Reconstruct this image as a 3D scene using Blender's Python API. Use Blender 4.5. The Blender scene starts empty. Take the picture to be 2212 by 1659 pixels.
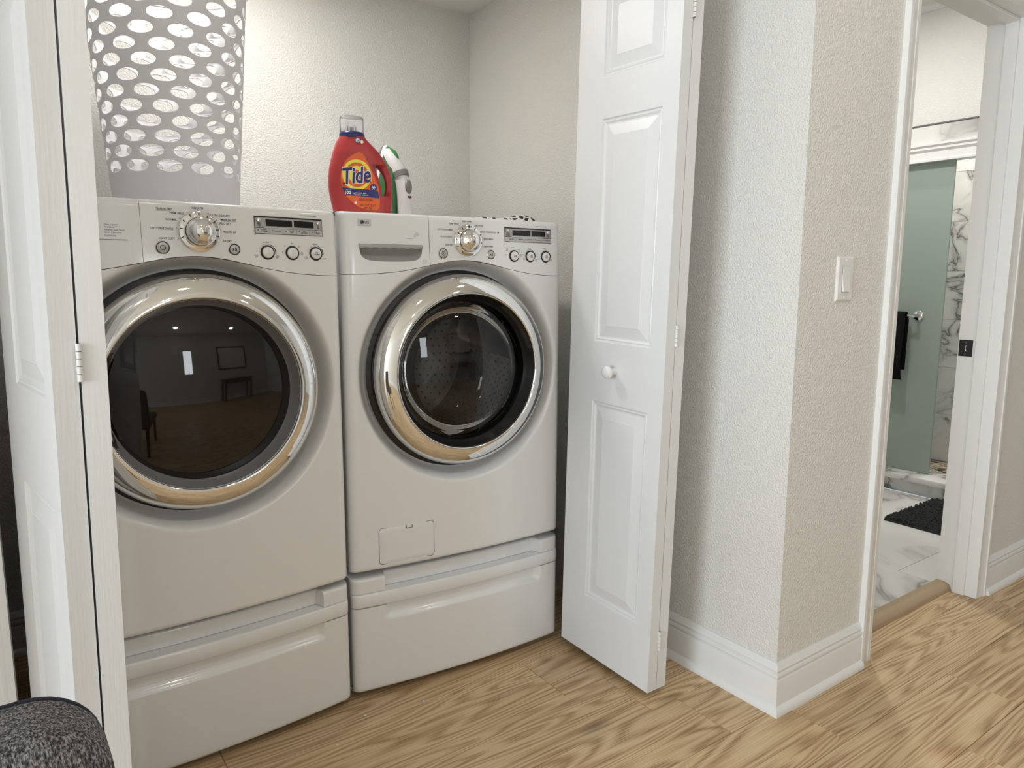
import bpy, bmesh, math, random
from math import sin, cos, pi, sqrt, atan2, radians
from mathutils import Vector, Matrix
random.seed(7)
S = bpy.context.scene
C = S.collection

# ------------------------------------------------------------------ camera
YAW, PITCH, ROLL = 0.617724, 0.143337, 0.0027627
fw = Vector((sin(YAW)*cos(PITCH), cos(YAW)*cos(PITCH), -sin(PITCH)))
r0 = Vector((cos(YAW), -sin(YAW), 0)); u0 = r0.cross(fw)
rr = r0*cos(ROLL)+u0*sin(ROLL); uu = -r0*sin(ROLL)+u0*cos(ROLL)
cd = bpy.data.cameras.new('camera'); cam = bpy.data.objects.new('camera', cd); C.objects.link(cam)
cd.sensor_width = 36.0; cd.lens = 1543.17/2212*36.0; cd.clip_start = 0.02
M = Matrix.Identity(4)
for i in range(3):
    M[i][0] = rr[i]; M[i][1] = uu[i]; M[i][2] = -fw[i]
M[0][3], M[1][3], M[2][3] = 0, 0, 1.16
cam.matrix_world = M
S.camera = cam

# ------------------------------------------------------------------ light
vs = S.view_settings
vs.view_transform = 'Standard'; vs.look = 'None'; vs.gamma = 1.0; vs.exposure = -0.72
vs.use_curve_mapping = False
S.cycles.max_bounces = 6; S.cycles.diffuse_bounces = 4; S.cycles.glossy_bounces = 3; S.cycles.transmission_bounces = 4
S.cycles.adaptive_threshold = .06; S.cycles.transparent_max_bounces = 6; S.cycles.caustics_reflective = False; S.cycles.caustics_refractive = False
wd = bpy.data.worlds.new('world'); S.world = wd; wd.use_nodes = True
wb = wd.node_tree.nodes['Background']
wb.inputs[0].default_value = (0.75, 0.87, 1.0, 1); wb.inputs[1].default_value = 1.0

def area(name, loc, direction, sx, sy, power, col, shape='RECTANGLE', parent=None, spread=pi):
    l = bpy.data.lights.new(name, 'AREA'); l.shape = shape; l.size = sx
    if shape in ('RECTANGLE', 'ELLIPSE'): l.size_y = sy
    l.energy = power; l.color = col; l.spread = spread
    o = bpy.data.objects.new(name, l); C.objects.link(o)
    o.location = loc
    o.rotation_euler = Vector(direction).to_track_quat('-Z', 'Y').to_euler()
    if parent: o.parent = parent
    return o
WARM = (1.0, 0.96, 0.90)
area('window_daylight', (-5.92, -0.45, 1.30), (1, 0, 0), 3.2, 1.95, 465, (0.79, 0.895, 1.0))
area('back_window_daylight', (.85, -2.37, 1.45), (0, 1, 0), .26, .8, 12, (0.90, 0.95, 1.0))

# ------------------------------------------------------------------ helpers
def tag(o, label=None, cat=None, group=None, kind=None):
    if label: o['label'] = label
    if cat: o['category'] = cat
    if group: o['group'] = group
    if kind: o['kind'] = kind
    return o
def empty(name, loc=(0, 0, 0), rz=0.0):
    o = bpy.data.objects.new(name, None); C.objects.link(o)
    o.location = loc; o.rotation_euler = (0, 0, rz); o.empty_display_size = 0.05
    return o
def obj(name, mesh, mat=None, parent=None, loc=None, rot=None):
    if mat is not None and not mesh.materials: mesh.materials.append(mat)
    o = bpy.data.objects.new(name, mesh); C.objects.link(o)
    if parent: o.parent = parent
    if loc: o.location = loc
    if rot: o.rotation_euler = rot
    return o

class MB:
    def __init__(s): s.v = []; s.f = []
    def add(s, vs_, fs):
        b = len(s.v); s.v += [tuple(p) for p in vs_]; s.f += [tuple(i+b for i in f) for f in fs]; return s
    def box(s, x0, x1, y0, y1, z0, z1):
        return s.add([(x0,y0,z0),(x1,y0,z0),(x1,y1,z0),(x0,y1,z0),(x0,y0,z1),(x1,y0,z1),(x1,y1,z1),(x0,y1,z1)],
                     [(0,3,2,1),(4,5,6,7),(0,1,5,4),(1,2,6,5),(2,3,7,6),(3,0,4,7)])
    def bbox(s, x0, x1, y0, y1, z0, z1, r=0.004, seg=2, skip_front=False):
        bm = bmesh.new(); bmesh.ops.create_cube(bm, size=1.0)
        for v in bm.verts:
            v.co = Vector((x0+(v.co.x+.5)*(x1-x0), y0+(v.co.y+.5)*(y1-y0), z0+(v.co.z+.5)*(z1-z0)))
        bmesh.ops.bevel(bm, geom=bm.edges[:], offset=r, segments=seg, profile=0.5, affect='EDGES')
        if skip_front:
            bmesh.ops.delete(bm, geom=[f for f in bm.faces if f.normal.y < -0.5], context='FACES')
        return s.bm(bm)
    def bm(s, bm):
        bm.verts.index_update()
        s.add([v.co[:] for v in bm.verts], [[v.index for v in f.verts] for f in bm.faces]); bm.free(); return s
    def grid(s, P, closeu=False, flip=False):
        n = len(P); m = len(P[0]); b = len(s.v)
        for row in P: s.v += [tuple(p) for p in row]
        for i in range(n-1):
            for j in range(m if closeu else m-1):
                j2 = (j+1) % m
                q = (b+i*m+j, b+i*m+j2, b+(i+1)*m+j2, b+(i+1)*m+j)
                s.f.append(q[::-1] if flip else q)
        return s
    def lathe(s, prof, n=48, c=(0,0,0), axis='y', a0=0.0, a1=2*pi, cap=False):
        """prof: (radius, height) list; height along axis (y: forward is negative)"""
        full = abs(a1-a0-2*pi) < 1e-6; k = n if full else n+1
        P = []
        for r, h in prof:
            row = []
            for i in range(k):
                a = a0+(a1-a0)*i/n
                if axis == 'y': row.append((c[0]+r*cos(a), c[1]+h, c[2]+r*sin(a)))
                elif axis == 'z': row.append((c[0]+r*cos(a), c[1]+r*sin(a), c[2]+h))
                else: row.append((c[0]+h, c[1]+r*cos(a), c[2]+r*sin(a)))
            P.append(row)
        s.grid(P, closeu=full)
        if cap:
            b = len(s.v)-k
            s.f.append(tuple(range(b, b+k)))
        return s
    def tube(s, path, rad, n=10, cap=True):
        pts = [Vector(p) for p in path]; rings = []
        up = None
        for i, p in enumerate(pts):
            d = (pts[min(i+1, len(pts)-1)]-pts[max(i-1, 0)]).normalized()
            if up is None:
                up = d.cross(Vector((0, 0, 1)))
                if up.length < 1e-3: up = d.cross(Vector((1, 0, 0)))
            up = (up-d*up.dot(d)).normalized(); w = d.cross(up)
            r = rad[i] if isinstance(rad, (list, tuple)) else rad
            r1, r2 = r if isinstance(r, (list, tuple)) else (r, r)
            rings.append([tuple(p+up*(r1*cos(2*pi*k/n))+w*(r2*sin(2*pi*k/n))) for k in range(n)])
        b = len(s.v); s.grid(rings, closeu=True)
        if cap:
            s.f.append(tuple(b+k for k in range(n))[::-1]); e = len(s.v)-n
            s.f.append(tuple(e+k for k in range(n)))
        return s
    def prism(s, poly, h0, h1, mp):
        """poly 2D; mp(x,y,h)->3D"""
        n = len(poly); b = len(s.v)
        s.v += [tuple(mp(x, y, h0)) for x, y in poly]+[tuple(mp(x, y, h1)) for x, y in poly]
        s.f.append(tuple(b+i for i in range(n))[::-1]); s.f.append(tuple(b+n+i for i in range(n)))
        for i in range(n):
            j = (i+1) % n; s.f.append((b+i, b+j, b+n+j, b+n+i))
        return s
    def sweep(s, path, prof, mp, sgn=1):
        n = len(path); rows = []
        for i, p in enumerate(path):
            ds = []
            if i > 0: ds.append((Vector(p)-Vector(path[i-1])).normalized())
            if i < n-1: ds.append((Vector(path[i+1])-Vector(p)).normalized())
            ns = [Vector((d.y, -d.x))*sgn for d in ds]
            m = ns[0] if len(ns) == 1 else (ns[0]+ns[1])/(1+ns[0].dot(ns[1]))
            rows.append([tuple(mp(p[0]+m.x*o, p[1]+m.y*o, h)) for o, h in prof])
        b = len(s.v); k = len(prof)
        s.grid(rows)
        for i in range(n-1): s.f.append((b+i*k, b+(i+1)*k, b+(i+2)*k-1, b+(i+1)*k-1))
        s.f.append(tuple(b+j for j in range(k))); e = b+(n-1)*k
        s.f.append(tuple(e+j for j in range(k))[::-1])
        return s
    def mesh(s, name, mat=None, smooth=None, recalc=True):
        me = bpy.data.meshes.new(name); me.from_pydata(s.v, [], s.f)
        if recalc or smooth is not None:
            bm = bmesh.new(); bm.from_mesh(me)
            if recalc: bmesh.ops.recalc_face_normals(bm, faces=bm.faces[:])
            if smooth is not None:
                for f in bm.faces: f.smooth = True
                if smooth < 180:
                    t = radians(smooth)
                    for e in bm.edges:
                        if len(e.link_faces) == 2 and e.calc_face_angle(0) > t: e.smooth = False
            bm.to_mesh(me); bm.free()
        if mat is not None: me.materials.append(mat)
        me.update(); return me
    def build(s, name, mat, parent=None, smooth=None, loc=None, rot=None, recalc=True):
        return obj(name, s.mesh(name, mat, smooth, recalc), None, parent, loc, rot)

_fc = {}
def text_geo(body, bold=0.0, shear=0.0):
    k = (body, bold, shear)
    if k not in _fc:
        cu = bpy.data.curves.new('t', 'FONT'); cu.body = body; cu.size = 1.0; cu.resolution_u = 5 if body == 'Tide' else 2
        cu.offset = bold; cu.shear = shear; cu.align_x = 'LEFT'
        o = bpy.data.objects.new('t', cu); me = o.to_mesh()
        vs_ = [v.co[:] for v in me.vertices]; fs = [tuple(p.vertices) for p in me.polygons]
        o.to_mesh_clear(); bpy.data.objects.remove(o); bpy.data.curves.remove(cu)
        if not vs_: vs_ = [(0, 0, 0)]
        x0 = min(v[0] for v in vs_); x1 = max(v[0] for v in vs_)
        _fc[k] = (vs_, fs, x0, x1)
    return _fc[k]
def text(mb, body, cap, al, x, z, surf, bold=0.0, shear=0.0, sx=1.0, lead=1.35):
    """lettering lying on a surface; cap = capital height, (x,z) = anchor at mid height; surf(x,z)->3D"""
    lines = body.split('\n'); k = cap/0.69
    for i, ln in enumerate(lines):
        vs_, fs, x0, x1 = text_geo(ln, bold, shear)
        zc = z+((len(lines)-1)/2-i)*cap*lead
        w = (x1-x0)*k*sx
        ox = {'L': 0, 'C': -w/2, 'R': -w}[al]
        mb.add([surf(x+ox+(v[0]-x0)*k*sx, zc-cap/2+v[1]*k) for v in vs_], fs)

# ------------------------------------------------------------------ materials
def mat(name, col=(.8,.8,.8), rough=.5, metal=0.0, spec=.5, coat=0.0):
    m = bpy.data.materials.new(name); m.use_nodes = True
    p = m.node_tree.nodes['Principled BSDF']
    p.inputs['Base Color'].default_value = (*col, 1); p.inputs['Roughness'].default_value = rough
    p.inputs['Metallic'].default_value = metal; p.inputs['Specular IOR Level'].default_value = spec
    p.inputs['Coat Weight'].default_value = coat; p.inputs['Coat Roughness'].default_value = .05
    return m
def N(m, typ, **kw):
    n = m.node_tree.nodes.new(typ)
    for k, v in kw.items():
        if k in n.inputs.keys(): n.inputs[k].default_value = v
        else: setattr(n, k, v)
    return n
def L(m, a, ao, b, bi): m.node_tree.links.new(a.outputs[ao], b.inputs[bi])
def ramp(m, stops):
    n = N(m, 'ShaderNodeValToRGB'); e = n.color_ramp.elements
    while len(e) < len(stops): e.new(.5)
    for i, (p, c) in enumerate(stops):
        e[i].position = p; e[i].color = (*c, 1) if len(c) == 3 else c
    return n
def bump_noise(m, scale=60, dist=.002, strength=.5, detail=2, mapping=None, lo=.35, hi=.65, rough=.5):
    p = m.node_tree.nodes['Principled BSDF']
    tc = N(m, 'ShaderNodeTexCoord'); mp = N(m, 'ShaderNodeMapping')
    if mapping: mp.inputs['Scale'].default_value = mapping
    L(m, tc, 'Object', mp, 'Vector')
    nz = N(m, 'ShaderNodeTexNoise', Scale=scale, Detail=detail, Roughness=rough); L(m, mp, 'Vector', nz, 'Vector')
    rp = ramp(m, [(lo, (0,0,0)), (hi, (1,1,1))]); L(m, nz, 'Fac', rp, 'Fac')
    bp = N(m, 'ShaderNodeBump', Strength=strength, Distance=dist); L(m, rp, 'Color', bp, 'Height')
    L(m, bp, 'Normal', p, 'Normal')
    return bp

m_wall = mat('wall_paint', (.80, .79, .755), .62, spec=.35); bump_noise(m_wall, 170, .0013, .8, 1.5, lo=.42, hi=.62)
m_closet = mat('closet_paint', (.80, .795, .77), .62, spec=.35); bump_noise(m_closet, 165, .0012, .8, 1.5, lo=.42, hi=.62)
m_ceil = mat('ceiling_paint', (.82, .81, .77), .7, spec=.3); bump_noise(m_ceil, 70, .001, .3)
m_trim = mat('trim_gloss_white', (.84, .84, .83), .32, spec=.5); bump_noise(m_trim, 200, .0003, .15)
m_door = mat('door_white', (.79, .80, .81), .36, spec=.5)
bump_noise(m_door, 240, .0004, .35, 3, mapping=(1, 1, .07), lo=.35, hi=.7)
m_hinge = mat('hinge_painted', (.78, .78, .76), .35)
m_hinge_dark = mat('hinge_pin_dark', (.12, .12, .12), .4, .8)
m_white = mat('appliance_white', (.83, .83, .815), .22, spec=.5, coat=.35)
m_white2 = mat('appliance_white_cool', (.84, .85, .86), .22, spec=.5, coat=.35)
m_chrome = mat('chrome', (.86, .86, .85), .045, 1.0)
m_chrome_soft = mat('chrome_soft', (.62, .62, .62), .22, 1.0)
m_silver = mat('silver_plastic', (.40, .40, .39), .36, .3)
m_rim = mat('grey_door_rim', (.34, .34, .34), .3, .4)
m_silver_l = mat('silver_button', (.52, .52, .51), .30, .25)
m_black = mat('black_plastic', (.012, .012, .012), .3)
m_blackgl = mat('display_black', (.002, .002, .002), .12)
m_ink = mat('panel_ink', (.035, .035, .035), .6, spec=.2)
m_greyink = mat('faint_ink', (.30, .30, .30), .6, spec=.2)
m_gasket = mat('grey_rubber', (.16, .16, .16), .55)
m_steel = mat('drum_steel', (.55, .55, .54), .28, 1.0)
m_hole = mat('perforation_dark', (.01, .01, .01), .6)
m_cavity = mat('cavity_dark', (.02, .02, .02), .7)
m_dglass = mat('dark_door_glass', (.010, .008, .006), .03, spec=.55)
m_rubber = mat('rubber_foot', (.08, .08, .08), .7)

def glass(name, tint, ior=1.5, rough=0.0, body=None, bodyw=0.0):
    m = bpy.data.materials.new(name); m.use_nodes = True; nt = m.node_tree; nt.nodes.clear()
    out = N(m, 'ShaderNodeOutputMaterial'); tr = N(m, 'ShaderNodeBsdfTransparent'); tr.inputs[0].default_value = (*tint, 1)
    gl = N(m, 'ShaderNodeBsdfGlossy'); gl.inputs['Roughness'].default_value = rough
    fr = N(m, 'ShaderNodeFresnel', IOR=ior); mx = N(m, 'ShaderNodeMixShader')
    L(m, fr, 0, mx, 0); L(m, gl, 0, mx, 2)
    if body:
        df = N(m, 'ShaderNodeBsdfDiffuse'); df.inputs[0].default_value = (*body, 1)
        tl = N(m, 'ShaderNodeBsdfTranslucent'); tl.inputs[0].default_value = (*body, 1)
        m1 = N(m, 'ShaderNodeMixShader'); m1.inputs[0].default_value = .6; L(m, df, 0, m1, 1); L(m, tl, 0, m1, 2)
        m2 = N(m, 'ShaderNodeMixShader'); m2.inputs[0].default_value = bodyw; L(m, tr, 0, m2, 1); L(m, m1, 0, m2, 2)
        L(m, m2, 0, mx, 1)
    else: L(m, tr, 0, mx, 1)
    L(m, mx, 0, out, 0)
    return m
m_wglass = glass('washer_door_glass', (.68, .68, .68), 1.5)
m_pane = glass('window_glass', (.95, .97, .97), 1.45)
m_frost = glass('frosted_green_glass', (.66, .74, .70), 1.4, .25, (.66, .75, .70), .90)
m_capclear = glass('clear_cap_plastic', (.98, .99, .99), 1.12, .1, (.95, .96, .98), .42)
m_irongreen = glass('green_tank_plastic', (.35, .68, .40), 1.4, .12, (.20, .58, .27), .8)

def wood_material():
    m = mat('oak_plank', (.5, .4, .3), .42, spec=.4); nt = m.node_tree; p = nt.nodes['Principled BSDF']
    tc = N(m, 'ShaderNodeTexCoord'); oi = N(m, 'ShaderNodeObjectInfo')
    ml = N(m, 'ShaderNodeMath', operation='MULTIPLY'); ml.inputs[1].default_value = 53.0; L(m, oi, 'Random', ml, 0)
    cb = N(m, 'ShaderNodeCombineXYZ'); L(m, ml, 0, cb, 0); L(m, ml, 0, cb, 1); L(m, ml, 0, cb, 2)
    va = N(m, 'ShaderNodeVectorMath', operation='ADD'); L(m, tc, 'Object', va, 0); L(m, cb, 0, va, 1)
    mp = N(m, 'ShaderNodeMapping'); mp.inputs['Scale'].default_value = (.42, 5.0, 1); L(m, va, 0, mp, 'Vector')
    nz = N(m, 'ShaderNodeTexNoise', Scale=1.4, Detail=2.0, Roughness=.45, Distortion=.5); L(m, mp, 'Vector', nz, 'Vector')
    # growth rings from the slow noise field: cathedral figure
    mu = N(m, 'ShaderNodeMath', operation='MULTIPLY'); mu.inputs[1].default_value = 150.0; L(m, nz, 'Fac', mu, 0)
    sn = N(m, 'ShaderNodeMath', operation='SINE'); L(m, mu, 0, sn, 0)
    mr = N(m, 'ShaderNodeMapRange'); mr.inputs[1].default_value = -1; mr.inputs[2].default_value = 1; L(m, sn, 0, mr, 0)
    mp2 = N(m, 'ShaderNodeMapping'); mp2.inputs['Scale'].default_value = (3.2, 170, 1); L(m, va, 0, mp2, 'Vector')
    fz = N(m, 'ShaderNodeTexNoise', Scale=2.0, Detail=4.0, Roughness=.6, Distortion=.25); L(m, mp2, 'Vector', fz, 'Vector')
    mixv = N(m, 'ShaderNodeMix', data_type='FLOAT'); mixv.inputs[0].default_value = .76
    L(m, mr, 0, mixv, 2); L(m, fz, 'Fac', mixv, 3)
    rp = ramp(m, [(.28, (.30, .180, .085)), (.42, (.50, .335, .180)), (.54, (.61, .435, .250)), (.72, (.72, .555, .350))])
    L(m, mixv, 0, rp, 'Fac')
    # slow light / dark clouds and plank to plank tone
    cz = N(m, 'ShaderNodeTexNoise', Scale=.9, Detail=2.0); L(m, mp, 'Vector', cz, 'Vector')
    hs = N(m, 'ShaderNodeHueSaturation'); L(m, rp, 'Color', hs, 'Color')
    ad = N(m, 'ShaderNodeMath', operation='ADD'); L(m, cz, 'Fac', ad, 0)
    rm = N(m, 'ShaderNodeMath', operation='MULTIPLY'); rm.inputs[1].default_value = .22; L(m, oi, 'Random', rm, 0); L(m, rm, 0, ad, 1)
    vr = N(m, 'ShaderNodeMapRange'); vr.inputs[1].default_value = .3; vr.inputs[2].default_value = .95; vr.inputs[3].default_value = .90; vr.inputs[4].default_value = 1.12
    L(m, ad, 0, vr, 0); L(m, vr, 0, hs, 'Value')
    # knots
    vo = N(m, 'ShaderNodeTexVoronoi', Scale=1.0); mp3 = N(m, 'ShaderNodeMapping'); mp3.inputs['Scale'].default_value = (1.6, 4.2, 1)
    L(m, va, 0, mp3, 'Vector'); L(m, mp3, 'Vector', vo, 'Vector')
    kr = ramp(m, [(.03, (.45, .45, .45)), (.11, (1, 1, 1))]); L(m, vo, 'Distance', kr, 'Fac')
    mx = N(m, 'ShaderNodeMix', data_type='RGBA', blend_type='MULTIPLY'); mx.inputs[0].default_value = .75
    L(m, hs, 'Color', mx, 6); L(m, kr, 'Color', mx, 7)
    L(m, mx, 2, p, 'Base Color')
    bp = N(m, 'ShaderNodeBump', Strength=.12, Distance=.0015); L(m, fz, 'Fac', bp, 'Height'); L(m, bp, 'Normal', p, 'Normal')
    return m
m_wood = wood_material()
m_strip = mat('threshold_oak', (.42, .31, .19), .4); bump_noise(m_strip, 40, .001, .2, 3, mapping=(.3, 1, 1))

def marble_material(name, base, vein, amount=.5, lo=.46, hi=.60, sc=1.9):
    m = mat(name, base, .18, spec=.5); p = m.node_tree.nodes['Principled BSDF']
    tc = N(m, 'ShaderNodeTexCoord'); oi = N(m, 'ShaderNodeObjectInfo')
    ml = N(m, 'ShaderNodeMath', operation='MULTIPLY'); ml.inputs[1].default_value = 31.0; L(m, oi, 'Random', ml, 0)
    cb = N(m, 'ShaderNodeCombineXYZ')
    for i in range(3): L(m, ml, 0, cb, i)
    va = N(m, 'ShaderNodeVectorMath', operation='ADD'); L(m, tc, 'Object', va, 0); L(m, cb, 0, va, 1)
    nz = N(m, 'ShaderNodeTexNoise', Scale=sc, Detail=4.0, Roughness=.5, Distortion=1.1); L(m, va, 0, nz, 'Vector')
    sb = N(m, 'ShaderNodeMath', operation='SUBTRACT'); sb.inputs[1].default_value = .5; L(m, nz, 'Fac', sb, 0)
    ab = N(m, 'ShaderNodeMath', operation='ABSOLUTE'); L(m, sb, 0, ab, 0)
    rp = ramp(m, [(0, vein), (.012, tuple(.5*(a+b) for a, b in zip(vein, base))), (.05, tuple(.12*a+.88*b for a, b in zip(vein, base))), (.12, base)]); L(m, ab, 0, rp, 'Fac')
    n2 = N(m, 'ShaderNodeTexNoise', Scale=1.7, Detail=2.0); L(m, va, 0, n2, 'Vector')
    r2 = ramp(m, [(lo, (0, 0, 0)), (hi, (amount, amount, amount))]); L(m, n2, 'Fac', r2, 'Fac')
    mx = N(m, 'ShaderNodeMix', data_type='RGBA'); mx.inputs[6].default_value = (*base, 1)
    L(m, r2, 'Color', mx, 0); L(m, rp, 'Color', mx, 7); L(m, mx, 2, p, 'Base Color')
    return m
m_marble = marble_material('marble_tile', (.76, .76, .73), (.16, .155, .15), 1.0)
m_marble2 = marble_material('marble_wall_tile', (.76, .76, .73), (.14, .135, .13), 1.0, .36, .52, 3.4)
m_grout = mat('grout', (.45, .44, .42), .8)
m_pebble = [mat('pebble_cream', (.62, .52, .36), .35), mat('pebble_tan', (.48, .37, .22), .35), mat('pebble_brown', (.16, .10, .06), .35), mat('pebble_pale', (.72, .65, .52), .35)]

# ================================================================== SETTING
def struct(name, mb, m, label, smooth=None, parent=None):
    o = mb.build(name, m, parent, smooth)
    if not parent: tag(o, label, kind='structure')
    return o
# floor slab with its planks
floor = struct('floor', MB().box(-6.1, 4.4, -2.5, 1.13, -.05, -.0085).box(-6.1, 1.70, 1.13, 2.7, -.05, -.0085), m_grout, 'pale oak plank floor of the hall and laundry closet')
PW, PL, PT = .1905, 1.22, .008
def plank_mesh(x0, x1, y0, y1):
    return MB().bbox(x0+.0004, x1-.0004, y0+.0004, y1-.0004, -PT, 0, .0017, 1).mesh('plank')
std_plank = plank_mesh(0, PL, 0, PW); std_plank.materials.append(m_wood)
joints = {0: .352, -1: 1.211, -2: 1.36, -5: 2.22}
for k in range(-22, 6):
    y0 = 1.632+k*PW; y1 = y0+PW
    random.seed(100+k)
    j = joints.get(k, random.uniform(0, PL))
    if y1 > 2.6: y1 = 2.62
    spans = [(-6.0, 4.3)] if y1 < 1.10 else [(-6.0, 1.66)] if y0 < 1.5 else ([(-6.0, 1.66)] if y0 < 1.6 else [(-.22, 1.66)])
    yr = [(y0, y1)]*len(spans)
    if y0 < 1.10 < y1: spans.append((2.04, 2.92)); yr.append((y0, 1.135)); spans.append((2.92, 4.3)); yr.append((y0, 1.10)); spans.append((1.66, 2.04)); yr.append((y0, 1.10))
    for (xa, xb), (ya, yb) in zip(spans, yr):
        n0 = math.floor((xa-j)/PL)
        for n in range(n0, n0+12):
            a = max(xa, j+n*PL); b = min(xb, j+(n+1)*PL)
            if b-a < .03: continue
            if b-a > PL-1e-4 and abs(yb-ya-PW) < 1e-4:
                obj('plank', std_plank, None, floor, (j+n*PL, ya, 0))
            else:
                me = plank_mesh(a-(j+n*PL), b-(j+n*PL), 0, yb-ya); me.materials.append(m_wood)
                obj('plank', me, None, floor, (j+n*PL, ya, 0))
random.seed(7)

HC = 2.44
struct('wall_closet_back', MB().box(-.32, 1.63, 2.60, 2.70, 0, 2.30), m_closet, 'cream textured back wall of the laundry closet')
struct('wall_closet_left', MB().box(-.32, -.20, 1.70, 2.60, 0, 2.30), m_closet, 'closet side wall beyond the dryer')
struct('wall_front', MB().box(-6.1, -.05, 1.60, 1.70, 0, HC).box(-1.30, -.90, 1.12, 1.60, 0, HC).box(1.51, 1.63, 1.60, 1.70, 0, HC).box(-.05, 1.51, 1.60, 1.70, 2.05, HC), m_wall, 'textured wall framing the closet opening, with an added jut shading the left door')  # includes an unseen jut, added to keep window light off the left door
wr = MB().box(1.63, 1.75, 1.055, 2.70, 0, HC).box(1.75, 2.092, 1.055, 1.17, 0, HC).box(2.868, 4.40, 1.055, 1.17, 0, HC).box(2.092, 2.868, 1.055, 1.17, 2.05, HC)
struct('wall_right', wr, m_wall, 'warm white textured corner wall beside the bathroom doorway')
struct('ceiling_closet', MB().box(-.32, 1.63, 1.70, 2.70, 2.22, 2.30), m_ceil, 'low white closet ceiling')
struct('ceiling', MB().box(-6.1, 1.63, -2.5, 1.66, HC, HC+.06).box(1.63, 4.4, -2.5, 1.13, HC, HC+.06), m_ceil, 'white hall ceiling')
# left wall with a window opening
WY0, WY1, WZ0, WZ1 = -2.1, 1.2, .28, 2.30
struct('wall_left', MB().box(-6.1, -6.0, -2.5, WY0, 0, HC).box(-6.1, -6.0, WY1, 1.6, 0, HC).box(-6.1, -6.0, WY0, WY1, 0, WZ0).box(-6.1, -6.0, WY0, WY1, WZ1, HC), m_wall, 'white wall with the wide window')
BX0, BX1, BZ0, BZ1 = .70, 1.0, 1.0, 1.9
struct('wall_back', MB().box(-6.0, BX0, -2.5, -2.4, 0, HC).box(BX1, 4.4, -2.5, -2.4, 0, HC).box(BX0, BX1, -2.5, -2.4, 0, BZ0).box(BX0, BX1, -2.5, -2.4, BZ1, HC), m_wall, 'white wall behind the viewer')
struct('wall_far_right', MB().box(4.30, 4.40, -2.4, 1.055, 0, HC), m_wall, 'white end wall of the hall')
def window(name, mk, w, h, label):
    t = empty(name); tag(t, label, kind='structure')
    f = MB()
    for a, b, c, d in ((0, .06, 0, h), (w-.06, w, 0, h), (0, w, 0, .06), (0, w, h-.06, h), (w/2-.025, w/2+.025, 0, h), (0, w, h/2-.02, h/2+.02)):
        f.prism([(a, c), (b, c), (b, d), (a, d)], 0, .06, mk)
    f.build('window_frame', m_trim, t)
    for i in range(2):
        for k in range(2):
            a = .05+i*(w/2-.03); c = .05+k*(h/2-.03)
            MB().prism([(a, c), (a+w/2-.06, c), (a+w/2-.06, c+h/2-.06), (a, c+h/2-.06)], .028, .034, mk).build('pane', m_pane, t)
    return t
window('window_1', lambda a, b, h: (-6.09+h, WY0+a, WZ0+b), WY1-WY0, WZ1-WZ0, 'wide white framed window in the side wall')
window('window_2', lambda a, b, h: (BX0+a, -2.49+h, BZ0+b), BX1-BX0, BZ1-BZ0, 'window in the wall behind the viewer')

# ------------------------------------------------------------------ baseboards and casing
BB = [(0,0),(.015,0),(.015,.092),(.0135,.0955),(.0105,.097),(.0105,.0995),(.0125,.101),(.0145,.105),(.0145,.109),(.0125,.113),(.0095,.1145),(.0095,.117),(.0115,.1185),(.0125,.123),(.0085,.1305),(.0065,.137),(.004,.14),(0,.14)]
SHOE = [(.015,0),(.0275,0),(.0275,.004),(.0268,.009),(.0245,.0145),(.0205,.019),(.015,.0225)]
def baseboard(name, path, label, sgn=1):
    o = struct(name, MB().sweep(path, BB, lambda x, y, h: (x, y, h), sgn), m_trim, label, smooth=35)
    MB().sweep(path, SHOE, lambda x, y, h: (x, y, h), sgn).build('shoe_moulding', m_trim, o, 35)
baseboard('baseboard_corner', [(1.63, 1.595), (1.63, 1.055), (2.043, 1.055)], 'white moulded baseboard wrapping the wall corner')
baseboard('baseboard_right', [(2.919, 1.055), (4.30, 1.055)], 'white baseboard right of the bathroom doorway')
baseboard('baseboard_closet', [(-.20, 2.60), (1.63, 2.60)], 'baseboard along the closet back wall')
baseboard('baseboard_left', [(-.90, 1.12), (-.90, 1.60), (-.12, 1.60)], 'baseboard left of the closet')
baseboard('baseboard_back', [(4.30, -2.4), (-6.0, -2.4)], 'baseboard on the wall behind the viewer')
CAS = [(0,0),(0,.009),(.004,.0105),(.008,.0105),(.010,.009),(.030,.0115),(.036,.014),(.038,.0125),(.0405,.0125),(.043,.0165),(.052,.0175),(.057,.0165),(.057,0)]
struct('trim_1', MB().sweep([(2.10, 0), (2.10, 2.042), (2.862, 2.042), (2.862, 0)], CAS, lambda x, z, h: (x, 1.055-h, z), -1), m_trim, 'white moulded casing around the bathroom doorway', 35)
struct('trim_2', MB().sweep([(-.05, 0), (-.05, 2.05), (1.51, 2.05), (1.51, 0)], CAS, lambda x, z, h: (x, 1.60-h, z), -1), m_trim, 'white casing around the closet opening', 35)
jm = MB().box(2.092, 2.108, 1.045, 1.185, 0, 2.05).box(2.852, 2.868, 1.045, 1.185, 0, 2.05).box(2.108, 2.852, 1.045, 1.185, 2.034, 2.05)
struct('trim_3', jm, m_trim, 'white door jamb lining the bathroom doorway')
jamb = bpy.data.objects['trim_3']
MB().bbox(2.841, 2.852, 1.085, 1.125, 0, 2.034, .0015, 1).build('door_stop', m_trim, jamb)
MB().bbox(2.108, 2.119, 1.085, 1.125, 0, 2.034, .0015, 1).build('door_stop', m_trim, jamb)
MB().bbox(2.119, 2.841, 1.085, 1.125, 2.023, 2.034, .0015, 1).build('door_stop', m_trim, jamb)
sp = MB().bbox(2.8498, 2.852, 1.136, 1.182, .892, .952, .0009, 1).build('strike_plate', m_black, jamb); sp['label'] = 'black strike plate'
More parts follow.
